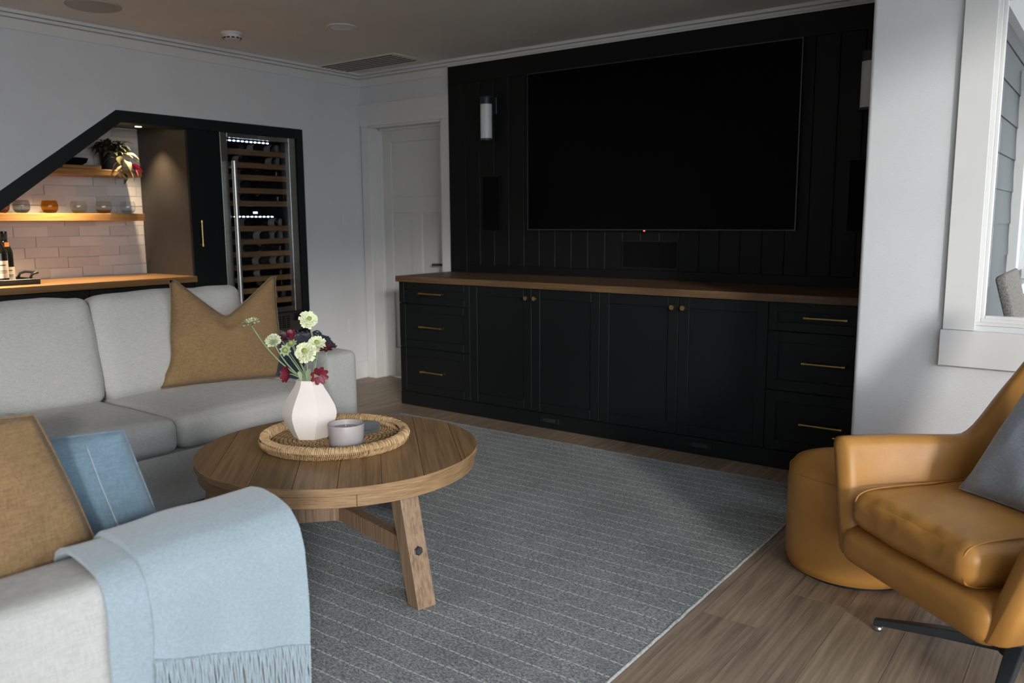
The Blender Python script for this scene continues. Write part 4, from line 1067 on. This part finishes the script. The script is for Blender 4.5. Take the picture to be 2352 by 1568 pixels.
for (p0, p1, w_) in (((2.56, -2.74, .682), (2.625, -2.735, .712), .011), ((2.55, -2.73, .68), (2.575, -2.735, .735), .012), ((2.53, -2.74, .68), (2.525, -2.75, .722), .010)):
    a, c = Vector(p0), Vector(p1); d = c-a; sd = d.cross(VIEW).normalized()
    B().grid(lambda i, j: a + d*i + sd*w_*(j-.5)*math.sin(PI*(.08+.9*i))*1.6 + Vector((0, 0, .012*math.sin(PI*i))), 6, 3).done('leaf', 'sepal', t, True)

# ================================================================== leather armchair and ottoman
AC = Vector((4.74, -2.10, 0)); aa = math.atan2(-.76, -.65)
ch = thing('leather_armchair', 'tan leather wing armchair on black swivel base by window', 'armchair', AC, aa)
# shell: closed cross-sections swept round a U (local x forward, -y = far arm)
def upath(s):
    # s 0..1 far arm front -> back -> near arm front ; returns base point (x,y), outward normal
    pts = [(.265, -.265), (.14, -.265), (-.02, -.25), (-.15, -.225), (-.25, -.18), (-.31, -.10), (-.33, 0), (-.31, .11), (-.25, .20), (-.15, .26), (-.02, .295), (.14, .312), (.265, .318)]
    q = s*(len(pts)-1); i = min(len(pts)-2, int(q)); f = q-i
    P = lambda k: Vector((*pts[max(0, min(len(pts)-1, k))], 0))
    p0, p1, p2, p3 = P(i-1), P(i), P(i+1), P(i+2)
    p = .5*((2*p1) + (-p0+p2)*f + (2*p0-5*p1+4*p2-p3)*f*f + (-p0+3*p1-3*p2+p3)*f**3)
    d = .5*((-p0+p2) + 2*(2*p0-5*p1+4*p2-p3)*f + 3*(-p0+3*p1-3*p2+p3)*f*f)
    d.normalize(); return p, Vector((-d.y, d.x, 0))
def ztop(s):
    m = min(s, 1-s)
    return .588 + .006*sm(.0, .22, m) + .48*sm(.24, .46, m)
ns = 84; rs = []
for i in range(ns+1):
    s = i/ns; p, nn = upath(s); zt = ztop(s); m = min(s, 1-s)
    # round the two free ends
    endr = math.sqrt(max(0, 1-(1-min(1, m/.028))**2)); th_ = .038*max(.12, endr)
    fl_ = .072*(1-sm(.0, .30, m)) + .03 ; lean = .11*sm(.2, .45, m)
    zb = .245 - .0*m
    zt2 = zt - .03*(1-endr)
    ring = []
    prof = [(1, 0), (1, .25), (1, .5), (1, .75), (1, .93), (.75, .985), (0, 1.0), (-.75, .985), (-1, .93), (-1, .75), (-1, .5), (-1, .25), (-1, 0), (-.5, -.015), (.5, -.015)]
    for side, v in prof:
        z = zb + (zt2-zb)*v
        off = fl_*v + lean*max(0, v)**1.3
        pp = p + nn*(off + side*th_) - Vector((.03*max(0, v)*(1-sm(0, .2, m)), 0, 0))
        ring.append((pp.x, pp.y, z))
    rs.append(ring)
B().rings(rs, True, True).done('shell', 'leather', ch, True, True, 75)
B().rbox((-.005, .026, .275), (.285, .300, .058), .045, 7, (.0, 0, .004)).done('seat_base', 'leather', ch, True, True)
b = B().rbox((.005, .008, .398), (.268, .248, .062), .05, 16, (.006, .004, .014), None, .006, 2)
for v in b.bm.verts:
    c = v.co; fr = sm(.10, .24, c.x)*sm(.345, .40, c.z)*sm(.26, .15, abs(c.y))
    if fr > 0:
        q = abs(mnoise.noise(Vector((c.y*26+c.x*12, c.x*9, c.z*8))))
        c.z -= .0055*fr*max(0, .35-q)/.35*.8; c.x -= .004*fr*max(0, .35-q)/.35*.8
sc_ = b.done('seat_cushion', 'leather', ch, True, True)
for ye in (.228, -.212):
    pts = []
    for i in range(41):
        a = 2*PI*i/40; ca, sa = math.cos(a), math.sin(a)
        pts.append((.005+.262*math.copysign(abs(ca)**.35, ca), ye, .400+.064*math.copysign(abs(sa)**.45, sa)))
    B().tube(pts, .0026, 6).done('end_seam', 'leather', sc_, True, True)
# cushion boxing seam
def rr_path(hx, hy, r, z, cx, cy, n=6):
    pts = []
    for (sx, sy, a0) in ((1, 1, 0), (-1, 1, 90), (-1, -1, 180), (1, -1, 270)):
        for i in range(n+1):
            a = R(a0+90*i/n); pts.append((cx+sx*(hx-r)+r*math.cos(a), cy+sy*(hy-r)+r*math.sin(a), z))
    return pts+[pts[0]]
# shell welts along arm outer edges
for sgn in (0, 1):
    pts = []
    for i in range(30):
        s = .012 + .2*i/29; s = s if sgn == 0 else 1-s
        p, nn = upath(s); m = min(s, 1-s); z = .245+(ztop(s)-.245)*.955
        pts.append(p + nn*((.072*(1-sm(.0, .30, m))+.03)*.955 + .0375) + Vector((-.029*(1-sm(0, .2, m)), 0, z)))
    B().tube(pts, .0022, 5).done('welt', 'leather', ch, True, True)
hub = Vector((.06, .0, 0))
hubw = Vector((4.85, -2.115, 0)); hub = Matrix.Rotation(-aa, 4, 'Z') @ (hubw-AC)
B().lathe([(0, .05), (.045, .05), (.045, .085), (.03, .10), (.028, .222), (.10, .225), (.10, .235), (0, .235)], hub, 24, False).done('swivel_column', 'blackmetal', ch, True, True, 40)
for k in range(4):
    a = R(177)-aa + k*PI/2; rot = Matrix.Translation(hub) @ Matrix.Rotation(a, 4, 'Z')
    v = [[(.0, -.026, .058), (.0, .026, .058), (.0, .022, .095), (.0, -.022, .095)], [(.20, -.020, .040), (.20, .020, .040), (.20, .017, .068), (.20, -.017, .068)], [(.385, -.014, .018), (.385, .014, .018), (.385, .012, .036), (.385, -.012, .036)]]
    b = B().rings(v, True, True); b.bevel(.004, 2); b.bm.transform(rot); lg = b.done('base_arm', 'blackmetal', ch, False, True)
    b = B().lathe([(0, 0), (.013, 0), (.014, .006), (.010, .018), (0, .018)], (.372, 0, .001), 14, False); b.bm.transform(rot); g_ = b.done('glide', 'chrome', lg, True, True)
t = thing('throw_pillow', 'slate blue velvet pillow propped in leather armchair', 'pillow', AC+Vector((0, 0, .47)))
def lw(x, y, z): return AC + Matrix.Rotation(aa, 3, 'Z') @ Vector((x, y, z))
pillow(t, 'steel_blue', lw(-.02, -.12, .475), lw(-.05, .31, .475), (Matrix.Rotation(aa, 3, 'Z') @ Vector((-.52, .07, .85))), .44, .075, .07, seed=6, wob=.012)
ot = thing('leather_ottoman', 'round tan leather ottoman tucked beside the armchair', 'ottoman', (4.285, -1.655, 0))
B().lathe([(0, .012), (.205, .012), (.224, .020), (.234, .05), (.236, .12), (.236, .33), (.232, .375), (.214, .402), (.17, .412), (.09, .416), (0, .417)], (4.285, -1.655, 0), 64, False).done('drum', 'leather', ot, True)
B().lathe([(0, .0), (.195, .0), (.195, .014), (0, .014)], (4.285, -1.655, 0), 40, False).done('plinth', 'black', ot)
B().tube([(4.285+.231*math.cos(2*PI*i/64), -1.655+.231*math.sin(2*PI*i/64), .378) for i in range(65)], .0025, 5).done('welt', 'leather', ot, True)
